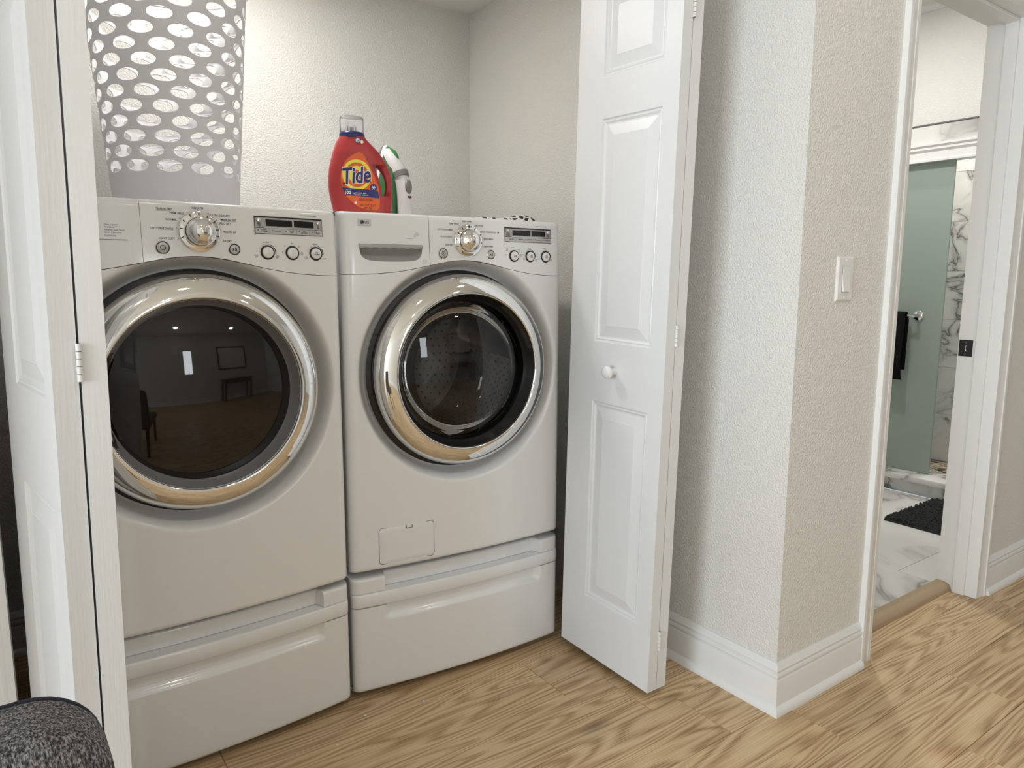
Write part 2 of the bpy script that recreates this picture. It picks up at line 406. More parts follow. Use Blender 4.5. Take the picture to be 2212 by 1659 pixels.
lp = MB().tube([(2.849, 1.1535+.006*cos(a), .922+.011*sin(a)) for a in [-pi/2+pi*i/8 for i in range(9)]], .0014, 6)
lp.build('latch_lip', m_chrome_soft, sp)
MB().lathe([(0, 0), (.003, 0), (.003, -.0008), (0, -.001)], 10, (2.8498, 1.159, .942), 'x').lathe([(0, 0), (.003, 0), (.003, -.0008), (0, -.001)], 10, (2.8498, 1.159, .902), 'x').build('screw', m_hinge_dark, sp)
# jambs of the closet opening
struct('trim_4', MB().box(-.05, -.038, 1.59, 1.70, 0, 2.05).box(1.498, 1.51, 1.59, 1.70, 0, 2.05).box(-.038, 1.498, 1.59, 1.70, 2.038, 2.05), m_trim, 'white jamb lining the closet opening')
# threshold strip between hall planks and bathroom tiles
TH = [(1.132, 0), (1.134, .012), (1.140, .021), (1.152, .027), (1.168, .029), (1.186, .028), (1.189, .024), (1.189, 0)]
struct('trim_5', MB().prism(TH, 2.108, 2.852, lambda a, b, h: (h, a, b)), m_strip, 'brown rounded wooden threshold strip in the bathroom doorway', 40)

# ------------------------------------------------------------------ bathroom
struct('wall_bathroom', MB().box(1.75, 1.80, 1.17, 3.25, 0, 2.66).box(1.80, 4.95, 3.20, 3.30, 0, 2.66).box(4.10, 4.20, 1.17, 3.20, 1.885, 2.66).box(4.85, 4.95, 1.17, 3.20, 0, 2.66).box(1.75, 4.95, 1.13, 1.169, HC, 2.66), m_wall, 'white textured upper wall over the shower')
struct('ceiling_bathroom', MB().box(1.75, 4.95, 1.13, 3.3, 2.605, 2.67), m_ceil, 'bathroom ceiling')
struct('trim_6', MB().sweep([(4.10, 1.18), (4.10, 3.2)], [(0, 2.565), (.012, 2.565), (.012, 2.575), (.03, 2.59), (.035, 2.605), (0, 2.605)], lambda x, y, h: (x, y, h), -1), m_trim, 'thin white crown moulding in the bathroom')
bfl = struct('floor_bathroom', MB().box(1.75, 4.00, 1.187, 3.2, -.05, -.003), m_grout, 'white marble tile floor of the bathroom')
TS = .60
tile_me = MB().bbox(0, TS-.002, 0, TS-.002, -.008, 0, .001, 1).mesh('tile', m_marble)
for ix in range(-2, 3):
    xa = 2.87+ix*TS
    yo = 1.34 if ix % 2 == 0 else 1.04
    for iy in range(-1, 4):
        ya = yo+iy*TS
        x0, x1, y0, y1 = max(xa, 1.80), min(xa+TS, 3.995), max(ya, 1.187), min(ya+TS, 3.2)
        if x1-x0 < .02 or y1-y0 < .02: continue
        if x1-x0 > TS-.001 and y1-y0 > TS-.001: obj('tile', tile_me, None, bfl, (xa, ya, .004))
        else: obj('tile', MB().bbox(x0-xa, x1-xa-.002, y0-ya, y1-ya-.002, -.008, 0, .001, 1).mesh('tile', m_marble), None, bfl, (xa, ya, .004))
# tiled shower wall and tiled bulkhead strip
sw = struct('wall_shower', MB().box(4.84, 4.85, 1.17, 3.20, 0, 2.45), m_grout, 'marble tiled wall inside the shower')
st_me = MB().bbox(0, .010, 0, .5985, 0, .2985, .0008, 1).mesh('tile', m_marble2)
zs = [.028+.3*i for i in range(8)]
for r_, z0 in enumerate(zs):
    yo = 1.17 if r_ % 2 else .67
    for c_ in range(4):
        ya = yo+c_*.6
        if ya < 1.16:
            obj('tile', MB().bbox(0, .010, .505, .5985, 0, .2985, .0008, 1).mesh('tile', m_marble2), None, sw, (4.831, ya, z0))
        elif ya+.6 < 3.2: obj('tile', st_me, None, sw, (4.831, ya, z0))
bk = struct('wall_bulkhead', MB().box(4.092, 4.10, 1.17, 3.20, 1.885, 1.985), m_grout, 'marble tile strip above the shower rail')
for i in range(4):
    obj('tile', MB().bbox(0, .008, 0, .497, 0, .0945, .0008, 1).mesh('tile', m_marble2), None, bk, (4.086, 1.19+i*.5, 1.887))
MB().box(4.080, 4.10, 1.17, 3.20, 1.982, 1.988).build('edge_strip', m_gasket, bk)
# shower curb
cu = empty('shower_curb', (4.0, 1.17, 0)); tag(cu, 'low marble shower curb with an overhanging pale sill', 'shower curb')
MB().box(.02, .16, .002, 2.03, 0, .075).build('curb_face', m_marble2, cu)
MB().bbox(-.025, .185, .002, 2.03, .0755, .108, .006, 2).build('sill', m_marble2, cu, 40)
# pebble shower floor
sf = struct('floor_shower', MB().box(4.16, 4.83, 1.17, 3.20, -.02, .018), m_grout, 'pebble mosaic floor inside the shower')
pbm = []
for kx in range(5):
    n = 9; pts = []
    for i in range(n):
        a = 2*pi*i/n; r = 1+random.uniform(-.16, .16); pts.append((.5*r*cos(a), .5*r*sin(a)))
    for m_ in m_pebble:
        q = MB(); q.prism(pts, 0, .6, lambda x, y, h: (x, y, h)); b = len(q.v); q.prism([(x*.8, y*.8) for x, y in pts], .6, 1, lambda x, y, h: (x, y, h))
        pbm.append(q.mesh('pebble', m_))
yy = 1.72
npb = 0
while yy < 2.45:
    xx = 4.21+random.uniform(0, .02)
    while xx < 4.80 and npb < 290:
        w = random.uniform(.028, .046)
        i = random.choices([0, 1, 2, 3], [4, 3, 2.2, 3])[0]
        o = obj('pebble', pbm[random.randrange(5)*4+i], None, sf, (xx, yy+random.uniform(-.004, .004), .018))
        o.scale = (w, random.uniform(.042, .062), .006); o.rotation_euler = (0, 0, random.uniform(-.3, .3)); npb += 1
        xx += w+.006
    yy += .058
# shower header rail, glass
RL = [(0, 0), (-.03, 0), (-.03, .010), (-.022, .016), (-.022, .05), (-.034, .062), (-.034, .072), (-.044, .082), (-.044, .094), (0, .094)]
hr = MB().prism(RL, 1.17, 3.2, lambda a, b, h: (4.086+a, h, 1.789+b)).box(4.086, 4.17, 1.17, 3.2, 1.795, 1.884)
tag(hr.build('shower_rail', m_trim), 'white moulded rail above the shower glass', 'shower rail')
sg = MB().bbox(4.092, 4.101, 1.79, 3.18, .1085, 1.793, .0015, 1)
tag(sg.build('shower_glass', m_frost), 'frosted green sliding shower glass panel', 'shower door')
tb = empty('towel_bar', (4.09, 1.9, 1.0)); tag(tb, 'chrome towel bar fixed across the shower glass', 'towel bar')
MB().tube([(-.055, .012, -.022), (-.055, .62, -.022)], .008, 12).build('bar', m_chrome, tb, 40)
for yy in (.012, .60):
    MB().lathe([(0, .0015), (.027, .0015), (.027, -.006), (.024, -.009), (.012, -.012), (.0095, -.016), (.0095, -.060), (.007, -.066), (0, -.066)], 24, (0, yy, -.022), 'x').build('mount', m_chrome, tb, 40)
# black towel draped over the bar
m_towel = mat('black_towel', (.012, .012, .013), .95, spec=.1); bump_noise(m_towel, 500, .002, .6)
tw = MB(); rows = []
random.seed(3)
prof = [(-.012-.008, -.352), (-.020, -.25), (-.018, -.12), (-.0175, -.03)]
for i in range(9):
    a = pi-pi*i/8; prof.append((.0165*cos(a), .0165*sin(a)))
prof += [(.0175, -.03), (.017, -.12), (.017, -.30)]
for k in range(17):
    y = .05+.40*k/16
    rows.append([(-.055+px+(.004*sin(k*1.3+pz*9) if pz < -.02 else 0), y+(.006*sin(pz*22) if k in (0, 16) else 0), -.022+pz) for px, pz in prof])
tw.grid(rows)
two = tw.build('towel', m_towel, None, 180, loc=(4.09, 1.9, 1.0)); tag(two, 'black towel hanging over the chrome bar', 'towel')
md = two.modifiers.new('t', 'SOLIDIFY'); md.thickness = .006; md.offset = 1
# bath mat
m_mat = mat('dark_chenille', (.035, .036, .036), .95, spec=.1)
bm_t = empty('bath_mat', (3.44, 1.15, .004)); tag(bm_t, 'charcoal shaggy bath mat on the marble tiles', 'bath mat')
MB().bbox(0, .53, 0, .545, 0, .010, .004, 1).build('backing', m_mat, bm_t)
tf = MB(); random.seed(5)
nx, ny = 66, 68
for i in range(nx):
    for j in range(ny):
        x = .008+.514*(i+random.uniform(.1, .9))/nx; y = .008+.529*(j+random.uniform(.1, .9))/ny
        h = random.uniform(.013, .024); w = random.uniform(.0042, .0066); dx = random.uniform(-.008, .008); dy = random.uniform(-.008, .008)
        tf.add([(x-w, y-w, .009), (x+w, y-w, .009), (x+w, y+w, .009), (x-w, y+w, .009), (x-w*.8+dx, y-w*.8+dy, h), (x+w*.8+dx, y-w*.8+dy, h), (x+w*.8+dx, y+w*.8+dy, h), (x-w*.8+dx, y+w*.8+dy, h), (x+dx*1.2, y+dy*1.2, h+.004)],
               [(0,1,5,4), (1,2,6,5), (2,3,7,6), (3,0,4,7), (4,5,8), (5,6,8), (6,7,8), (7,4,8)])
tag(tf.build('tufts', m_mat, bm_t, 180, recalc=False), kind='stuff')

# ------------------------------------------------------------------ ceiling lamps
m_lens = bpy.data.materials.new('lamp_lens'); m_lens.use_nodes = True
_p = m_lens.node_tree.nodes['Principled BSDF']; _p.inputs['Emission Color'].default_value = (1, .92, .8, 1); _p.inputs['Emission Strength'].default_value = 12.0
def recessed(x, y, z, power, label, r=.065, group=None, col=WARM):
    t = empty('recessed_light', (x, y, z)); tag(t, label, 'ceiling light', group)
    MB().lathe([(r, -.001), (r+.022, -.001), (r+.024, -.006), (r+.004, -.009), (r, -.004)], 32, (0, 0, 0), 'z').build('trim_ring', m_trim, t, 40)
    MB().lathe([(0, -.003), (r, -.003)], 32, (0, 0, 0), 'z').build('lens', m_lens, t)
    a = area('lamp', (0, 0, -.012), (0, 0, -1), 2*r, 2*r, power, col, 'DISK', t)
    return t
recessed(.55, .35, HC, 5.5, 'round recessed ceiling light nearest the closet', group='recessed hall lights')
recessed(1.75, .25, HC, 5.5, 'round recessed ceiling light near the doorway corner', group='recessed hall lights')
recessed(-2.2, -.2, HC, 5.5, 'round recessed ceiling light by the side window', group='recessed hall lights')
recessed(.55, -1.7, HC, 5.5, 'round recessed ceiling light behind the viewer', group='recessed hall lights')
recessed(2.3, -1.7, HC, 5.5, 'round recessed ceiling light by the rear window', group='recessed hall lights')
recessed(.62, 2.14, 2.22, 11, 'round light in the closet ceiling above the machines', .075)
recessed(4.55, 1.75, 2.605, 26, 'added fill light in the shower ceiling', .06, col=(1, .96, .9))  # added lamp, brightens the tiles inside the shower
recessed(3.2, 2.0, 2.605, 30, 'round light in the bathroom ceiling', .08, col=(1, .98, .95))
# ================================================================== BIFOLD DOORS
LW, LT, LH = .376, .034, 2.0
def leaf_mesh():
    mb = MB()
    ys = (.052, .272); zp = [(.184, .79), (.963, 1.572), (1.682, 1.90)]
    RG = [(0, 0), (.003, .0035), (.006, .0042), (.0085, .0028), (.011, .0045), (.014, .0068), (.018, .0068), (.045, .0012), (.047, .0004)]
    for side in (0, 1):
        fx = (lambda d: d) if side == 0 else (lambda d: LT-d)
        # stiles and rails
        zb = [0]+[z for p in zp for z in p]+[LH]
        cells = [(0, ys[0], 0, LH), (ys[1], LW, 0, LH)]+[(ys[0], ys[1], zb[i], zb[i+1]) for i in range(0, len(zb), 2)]
        for a, b, c, d in cells:
            mb.add([(fx(0), a, c), (fx(0), b, c), (fx(0), b, d), (fx(0), a, d)], [(0, 1, 2, 3) if side else (3, 2, 1, 0)])
        for c, d in zp:
            rings = []
            for o, h in RG:
                rings.append([(fx(h), ys[0]+o, c+o), (fx(h), ys[1]-o, c+o), (fx(h), ys[1]-o, d-o), (fx(h), ys[0]+o, d-o)])
            mb.grid(rings, closeu=True, flip=bool(side)); n = len(mb.v)
            mb.f.append((n-4, n-3, n-2, n-1) if side else (n-1, n-2, n-3, n-4))
    mb.add([(0,0,0),(LT,0,0),(LT,0,LH),(0,0,LH)], [(0,1,2,3)]); mb.add([(0,LW,0),(LT,LW,0),(LT,LW,LH),(0,LW,LH)], [(3,2,1,0)])
    mb.add([(0,0,0),(LT,0,0),(LT,LW,0),(0,LW,0)], [(3,2,1,0)]); mb.add([(0,0,LH),(LT,0,LH),(LT,LW,LH),(0,LW,LH)], [(0,1,2,3)])
    return mb.mesh('door_leaf', m_door, None, recalc=False)
leaf_me = leaf_mesh()
def hinge(parent, x, y, z):
    h = MB()
    for i, (a, b) in enumerate(((-.028, -.017), (-.016, -.006), (-.005, .005), (.006, .016), (.017, .028))):
        h.lathe([(0, a), (.0042, a), (.0042, b), (0, b)], 10, (x, y, z), 'z')
    o = h.build('hinge', m_hinge, parent, 40); o['label'] = 'painted butt hinge'
    MB().lathe([(0, -.0285), (.003, -.0285), (.003, .0285), (0, .0285)], 8, (x, y, z), 'z').build('hinge_pin', m_hinge_dark, o)
    return o
def bifold(name, loc, rot, a1, a2, x2, label):
    d = empty(name, loc); d.rotation_euler = rot; tag(d, label, kind='structure')
    l1 = obj('door_leaf', leaf_me, None, d, (0, 0, 0), (0, 0, a1))
    l2 = obj('door_leaf', leaf_me, None, d, (x2, 0, 0), (0, 0, a2))
    return d, l1, l2
dR, l1, l2 = bifold('door_1', (1.383, 1.29, .02), (.0264, 0, .0), .006, -.010, .0365, 'white six panel bifold door folded open on the right')
for z in (.148, 1.0, 1.80): hinge(l2, -.0012, -.003, z)
kb = MB().lathe([(0, 0), (.010, 0), (.009, -.010), (.0085, -.014), (.015, -.020), (.0185, -.027), (.017, -.034), (.010, -.038), (0, -.039)], 28, (0, .183, .885), 'x')
k = kb.build('knob', mat('knob_white', (.84, .84, .84), .2), l1, 60); k['label'] = 'round white pull knob'
dL, l3, l4 = bifold('door_2', (.0355, 1.22, .02), (0, .0148, 0), .149, .004, .0368, 'white six panel bifold door folded open on the left')
for z in (.15, 1.02, 1.80): hinge(l4, -.0015, -.003, z)

# ================================================================== LAUNDRY MACHINES
MW = .686; CU, CZ = .346, .9065
def bow(u, a=.02): return a*(1-((u-MW/2)/(MW/2))**2)
def rnd(e, r): return 0.0 if e >= r else r-sqrt(max(0, r*r-(r-e)**2))
def seam(u): return 1.173+.041*math.exp(-((u-.346)/.16)**2)
def ysurf(u, z):            # control panel face
    y = rnd(min(u, MW-u), .022)-bow(u)
    if z > 1.173: y += .010*((z-1.173)/.16)+rnd(1.333-z, .012)
    return y
def yfront(u, z):
    y = rnd(min(u, MW-u), .022)-bow(u)+rnd(z-.370, .012)
    r = sqrt((u-CU)**2+(z-CZ)**2)
    t = max(0, min(1, (.318-r)/.038)); t = t*t*(3-2*t)
    return y+t*.052
UE = [0, .0008, .0025, .005, .008, .012, .017, .022]
def ucols(n=40, a=0.0, b=MW):
    us = UE+[.022+(MW-.044)*i/n for i in range(1, n)]+[MW-e for e in UE[::-1]]
    us = [u for u in us if a < u < b]
    return [a]+us+[b]
def band(mb, us, zlo, zhi, ts, surf, lip=.006):
    """face strip between two z curves with small returns to the back so that the joints read as gaps"""
    rows = [[(u, surf(u, zlo(u))+lip, zlo(u)) for u in us]]
    for t in ts: rows.append([(u, surf(u, zlo(u)+(zhi(u)-zlo(u))*t), zlo(u)+(zhi(u)-zlo(u))*t) for u in us])
    rows.append([(u, surf(u, zhi(u))+lip, zhi(u)) for u in us])
    mb.grid(rows); return mb
def side_caps(mb, us, zlo, zhi, ts, surf, lip=.006, left=True, right=True):
    for u, on in ((us[0], left), (us[-1], right)):
        if on: mb.grid([[(u, surf(u, zlo(u)+(zhi(u)-zlo(u))*t), zlo(u)+(zhi(u)-zlo(u))*t) for t in ts], [(u, surf(u, zlo(u)+(zhi(u)-zlo(u))*t)+lip, zlo(u)+(zhi(u)-zlo(u))*t) for t in ts]])
TS_TOP = [0, .1, .2, .3, .4, .5, .6, .7, .8, .87, .92, .94, .955, .97, .98, .988, .994, .998, 1]
on = lambda u, z, h: (u, ysurf(u, z)-h, z)
def cplate(mb, u0, u1, z0, z1, h0, h1, n=8, sk=0.0):
    us = [u0+(u1-u0)*i/n for i in range(n+1)]
    mb.grid([[on(u, z0, h1) for u in us], [on(u, z1, h1) for u in us]])
    mb.grid([[on(u, z0, h0) for u in us], [on(u, z0, h1) for u in us]]); mb.grid([[on(u, z1, h1) for u in us], [on(u, z1, h0) for u in us]])
    for u in (u0, u1): mb.add([on(u, z0, h0), on(u, z1, h0), on(u, z1, h1), on(u, z0, h1)], [(0, 1, 2, 3)])
    return mb
def arc_marks(mb, u, z, r, a0, a1, w, h=.0006, n=8):
    P = [[on(u+rr_*cos(radians(a0+(a1-a0)*i/n)), z+rr_*sin(radians(a0+(a1-a0)*i/n)), h) for i in range(n+1)] for rr_ in (r-w/2, r+w/2)]
    mb.grid(P)
def disc(mb, u, z, r, h=.0006, n=12, surf=None):
    s_ = surf or on
    mb.add([s_(u+r*cos(2*pi*i/n), z+r*sin(2*pi*i/n), h) for i in range(n)], [tuple(range(n))])

def machine(kind, loc, rz, label, cat, mw, name):
    W = kind == 'washer'
    t = empty(name, loc, rz); tag(t, label, cat, 'laundry machines')
    # cabinet
    cb = MB().bbox(.004, MW-.004, .016, .745, .371, 1.327, .008, 2, skip_front=True)
    cb.build('cabinet', mw, t, 40)
    for fx, fy in ((.06, .07), (MW-.06, .07), (.06, .68), (MW-.06, .68)):
        MB().lathe([(0, .3565), (.022, .3565), (.022, .363), (.014, .365), (.014, .374), (0, .374)], 16, (fx, fy, 0), 'z').build('foot', m_rubber, t)
    # front panel with the round door dish
    us = ucols(150); n = 190
    zlo = lambda u: .3705; zhi = lambda u: seam(u)-.0006
    ts = [0, .0008, .002, .004, .0065, .0095, .013]+[.013+(1-.013)*i/n for i in range(1, n+1)]
    fp = MB(); rows = []
    rows.append([(u, yfront(u, .3705)+.01, .3705) for u in us])
    for tt in ts: rows.append([(u, yfront(u, zlo(u)+(zhi(u)-zlo(u))*tt), zlo(u)+(zhi(u)-zlo(u))*tt) for u in us])
    rows.append([(u, yfront(u, zhi(u))+.008, zhi(u)) for u in us])
    fp.grid(rows)
    fp.f = [f for f in fp.f if sqrt((sum(fp.v[i][0] for i in f)/4-CU)**2+(sum(fp.v[i][2] for i in f)/4-CZ)**2) > .232]
    fpo = fp.build('front_panel', mw, t, 50)
    # control panel in two pieces
    sm = lambda u: seam(u)+.0007; top = lambda u: 1.333
    SP = .2375
    SG = .0008 if W else .0004
    usr = ucols(60, SP+SG, MW); cp = MB(); band(cp, usr, sm, top, TS_TOP, ysurf, .012); side_caps(cp, usr, sm, top, TS_TOP, ysurf, .012)
    cp.grid([[(u, ysurf(u, 1.333), 1.333) for u in usr], [(u, .10, 1.333) for u in usr], [(u, .10, 1.325) for u in usr]])
    cpo = cp.build('control_panel', mw, t, 40)
    usl = ucols(60, 0, SP-SG)
    dp = MB()
    if not W:
        band(dp, usl, sm, top, TS_TOP, ysurf, .012); side_caps(dp, usl, sm, top, TS_TOP, ysurf, .012)
        dp.grid([[(u, ysurf(u, 1.333), 1.333) for u in usl], [(u, .10, 1.333) for u in usl], [(u, .10, 1.325) for u in usl]])
        dpo = dp.build('logo_panel', mw, t, 40)
    else:
        # drawer front with a scooped handle
        pa, pb_ = .046, .2155; zt = 1.2455
        def zb(u):
            x = abs((u-(pa+pb_)/2)/((pb_-pa)/2)); x = min(1, x)
            return zt-.038*(1-x**7)**(1/3.2)*(1-.10*x*x)
        usl = sorted(set([round(u, 5) for u in usl]+[pa+(pb_-pa)*i/40 for i in range(41)]+[pa+.0004, pa+.0012, pa+.0025, pb_-.0004, pb_-.0012, pb_-.0025]))
        out = [u for u in usl]
        lo = lambda u: zb(u) if pa <= u <= pb_ else zt-.0001
        zt2 = lambda u: zt
        band(dp, out, sm, lo, [0, .2, .4, .6, .8, .9, 1], ysurf, 0)
        tt2 = [(1.333-zt)*0+x for x in TS_TOP]
        band(dp, out, zt2, top, tt2, ysurf, 0); dp.grid([[(u, ysurf(u, sm(u)), sm(u)) for u in out], [(u, ysurf(u, sm(u))+.012, sm(u)) for u in out]])
        side_caps(dp, out, sm, top, TS_TOP, ysurf, .012)
        dp.grid([[(u, ysurf(u, 1.333), 1.333) for u in out], [(u, .10, 1.333) for u in out], [(u, .10, 1.325) for u in out]])
        dpo = dp.build('dispenser_drawer', mw, t, 40)
        pk = MB(); ins = [u for u in usl if pa <= u <= pb_]; rows = []
        for tz in (0, .12, .25, .4, .55, .7, .85, 1):
            rows.append([(u, ysurf(u, zb(u))+.030*sin(min(1, tz/.8)*pi/2)*min(1, min(u-pa, pb_-u)/.018)**.5, zb(u)+(zt-zb(u))*tz) for u in ins])
        rows.append([(u, ysurf(u, zt), zt) for u in ins])
        po = pk.grid(rows).build('handle_recess', m_silver_l, dpo, 60); po['label'] = 'grey scooped finger recess'
        lp_ = MB(); cols = [pa-.0015+(pb_-pa+.003)*i/30 for i in range(31)]
        rows = []
        for h_, dz in ((0, .0065), (.002, .0068), (.004, .005), (.0045, .001), (.003, -.0035), (0, -.004)):
            rows.append([on(u, zt+dz-(.0012*sin((u-pa)*260) if dz < 0 else 0), h_) for u in cols])
        lp_.grid(rows).build('handle_lip', m_silver, dpo, 60)
        bd = MB(); cplate(bd, .0455, .0785, 1.2975, 1.3145, -.001, .0016)
        bo = bd.build('badge', m_silver_l, dpo); bo['label'] = 'small silver brand badge'
        lg = MB(); disc(lg, .0552, 1.306, .0053, .0018, 24); text(lg, 'LG', .0062, 'L', .0628, 1.306, lambda x, z: on(x, z, .0018), .02)
        tag(lg.build('lettering', m_ink, bo), kind='stuff')
        lw = MB(); arc_marks(lw, .0552, 1.306, .0040, 90, 355, .0006, .0020); cplate(lw, .0549, .0555, 1.304, 1.3085, .0018, .002); cplate(lw, .0552, .0568, 1.3036, 1.3042, .0018, .002); disc(lw, .0535, 1.3075, .0006, .002)
        tag(lw.build('emblem_lines', m_silver_l, bo), kind='stuff')
        ft = MB()
        text(ft, 'Ultra', .0030, 'R', .2080, 1.2830, lambda x, z: on(x, z, .0004)); text(ft, 'capacity', .0030, 'R', .2090, 1.2785, lambda x, z: on(x, z, .0004))
        text(ft, 'wash', .0030, 'R', .2000, 1.2740, lambda x, z: on(x, z, .0004)); text(ft, 'WM2688HWM', .0026, 'R', .1930, 1.2685, lambda x, z: on(x, z, .0004))
        for a, b, c, d in ((.2165, .2275, 1.2135, 1.2138), (.2165, .2275, 1.2035, 1.2038), (.2165, .2168, 1.2035, 1.2138), (.2272, .2275, 1.2035, 1.2138), (.2165, .2275, 1.2085, 1.2088), (.218, .226, 1.2055, 1.206)): cplate(ft, a, b, c, d, 0, .0004, 2)
        tag(ft.build('worn_print', m_greyink, dpo), kind='stuff')
        po = None
    # main cycle knob
    KU, KZ = (.3550 if W else .3535), 1.268; ky = ysurf(KU, KZ)
    kr = MB().lathe([(.0446, .006), (.0446, -.002), (.0436, -.0045), (.041, -.006), (.036, -.0055), (.031, -.008), (.0295, -.010), (.029, -.006)], 64, (KU, ky, KZ))
    kro = kr.build('cycle_dial', m_chrome, t, 45); kro['label'] = 'chrome cycle selector dial'
    MB().lathe([(.0295, -.004), (.0298, -.014), (.029, -.022), (.0275, -.025), (.0265, -.0255), (.0225, -.031), (.0155, -.036), (.008, -.0385), (0, -.039)], 64, (KU, ky, KZ)).build('dial_cap', m_chrome, kro, 45)
    MB().lathe([(.0310, -.0076), (.0300, -.0098), (.0297, -.0102)], 64, (KU, ky, KZ)).build('dial_gap', m_black, kro, 60)
    tk = MB(); angs = [-8, 25, 60, 90, 122, 150, 178, 205] if W else [-14, 8, 35, 62, 90, 118, 145, 172, 200]
    for a in angs:
        a = radians(a); c_, s_ = cos(a), sin(a)
        q = []
        for rr_, w_ in ((.0350, .0011), (.0410, .0011)):
            for sg_ in (-1, 1): q.append((KU+rr_*c_-sg_*w_*s_, ky-.0068, KZ+rr_*s_+sg_*w_*c_))
        q2 = [(x, y+.004, z) for x, y, z in q]
        tk.add(q+q2, [(0, 1, 3, 2), (0, 1, 5, 4), (2, 3, 7, 6), (0, 2, 6, 4), (1, 3, 7, 5)])
    tag(tk.build('tick_marks', m_black, kro), kind='stuff')
    # push buttons
    for nm, u, z, sym in (('power_button', .2770, 1.2315, 'p'), ('start_button', .4270, 1.2315, 's')):
        r = .0148 if sym == 'p' else .0136
        y = ysurf(u, z)
        b = MB().lathe([(r, .004), (r, -.0012), (r-.0012, -.0024), (r-.002, -.0010)], 40, (u, y, z)).build(nm, m_chrome, t, 40)
        MB().lathe([(r-.002, -.0005), (r-.0022, -.0012), (r-.0034, -.0012)], 40, (u, y, z)).build('button_gap', m_black, b, 40)
        MB().lathe([(r-.0033, .0005), (r-.0033, -.0016), (r-.005, -.0024), (0, -.0028)], 40, (u, y, z)).build('button_cap', m_silver_l, b, 40)
        g = MB(); fl = lambda x, z_: (x, y-.0031, z_)
        if sym == 'p':
            g.grid([[fl(u+q*cos(2*pi*i/24), z+q*sin(2*pi*i/24)) for i in range(25)] for q in (.0046, .0056)])
            g.add([fl(u-.0006, z-.0025), fl(u+.0006, z-.0025), fl(u+.0006, z+.0025), fl(u-.0006, z+.0025)], [(0, 1, 2, 3)])
        else:
            g.add([fl(u-.0045, z-.004), fl(u-.0004, z), fl(u-.0045, z+.004)], [(0, 1, 2)])
            for a in (.0010, .0032): g.add([fl(u+a, z-.004), fl(u+a+.0012, z-.004), fl(u+a+.0012, z+.004), fl(u+a, z+.004)], [(0, 1, 2, 3)])
        tag(g.build('symbol', m_ink, b), kind='stuff')
    # display
    D0, D1, E0, E1 = .4755, .6440, 1.2695, 1.3105
    ds = MB(); cplate(ds, D0, D1, E0, E1, -.001, .0012, 12); dso = ds.build('display', m_black, t); dso['label'] = 'silver display strip with two black windows'
    cplate(MB(), D0+.0012, D1-.0012, E0+.0145, E1-.0035, .0012, .0020, 12).build('fascia', m_silver, dso)
    cplate(MB(), D0+.0265, D0+.0905, E0+.0185, E1-.0075, .0020, .0024, 6).build('display_window', m_blackgl, dso)
    cplate(MB(), D0+.0955, D0+.1455, E0+.0185, E1-.0075, .0020, .0024, 6).build('display_window', m_blackgl, dso)
    cplate(MB(), D0+.022, D1-.022, E0+.0138, E0+.0158, .0015, .0034, 10).build('trim_bar', m_chrome_soft, dso)
    lab = (['TUB CLEAN', 'RINSE+SPIN', 'EXTRA RINSE', 'STAIN CYCLE', 'WATER PLUS'] if W else ['CUSTOM\nPROGRAM', 'RACK DRY', 'WRINKLE\nCARE', 'ANTI\nBACTERIAL', 'DAMP DRY\nBEEP'])
    bw = (D1-D0-.002)/5
    for i in range(5):
        a = D0+.001+i*bw
        bq = cplate(MB(), a+.0003, a+bw-.0003, E0+.001, E0+.0132, .0012, .0026, 3).build('option_button', m_silver_l, dso)
    for u in (D0+.0105, D1-.0105):
        MB().lathe([(.0062, .001), (.0062, -.0015), (.0048, -.0035), (.003, -.004), (0, -.0042)], 24, (u, ysurf(u, E0+.031)-.0018, E0+.031)).build('round_button', m_chrome_soft, dso, 50)
    dt = MB(); so = lambda x, z: on(x, z, .0029)
    for i in range(5):
        a = D0+.001+i*bw
        disc(dt, a+.0065, E0+.0085, .0013, .0029); text(dt, lab[i], .0026, 'C', a+.020, E0+.0078, so, .015, sx=.85)
    s2 = lambda x, z: on(x, z, .0023)
    text(dt, 'CUSTOM\nPROGRAM' if W else 'MORE\nTIME', .0026, 'C', D0+.0110, E0+.0205, s2, .015, sx=.8); text(dt, 'DELAY\nWASH' if W else 'LESS\nTIME', .0026, 'C', D1-.0110, E0+.0205, s2, .015, sx=.8)
    text(dt, 'PROGRAMS', .0016, 'C', D0+.058, E1-.0056, s2); text(dt, 'EST. TIME REMAINING', .0016, 'C', D0+.1205, E1-.0056, s2)
    tag(dt.build('lettering', m_ink, dso), kind='stuff')
    # three small knobs
    ku = (.506, .564, .6215) if W else (.5025, .5630, .6230); kz = 1.2295 if W else 1.2270
    caps = ('WASH\nRINSE', 'SPIN\nSPEED', 'SOIL\nLEVEL') if W else ('', '', 'TEMP\nCONTROL')
    for u, cp_ in zip(ku, caps):
        y = ysurf(u, kz)
        q = MB().lathe([(.0168, .003), (.0168, -.0015), (.0155, -.003), (.0132, -.0036), (.0128, -.003)], 48, (u, y, kz)).build('option_dial', m_black, t, 50)
        MB().lathe([(.0131, 0), (.0130, -.004), (.0122, -.0062), (.0105, -.0070), (0, -.0074)], 40, (u, y, kz)).build('dial_cap', mw, q, 50)
        if cp_:
            g = MB(); text(g, cp_, .0030, 'C', u, kz, lambda x, z_: (x, y-.0080, z_), .01, sx=.85); tag(g.build('lettering', m_ink, q), kind='stuff')
    # panel lettering
    pl = MB(); sp_ = lambda x, z: on(x, z, .0004)
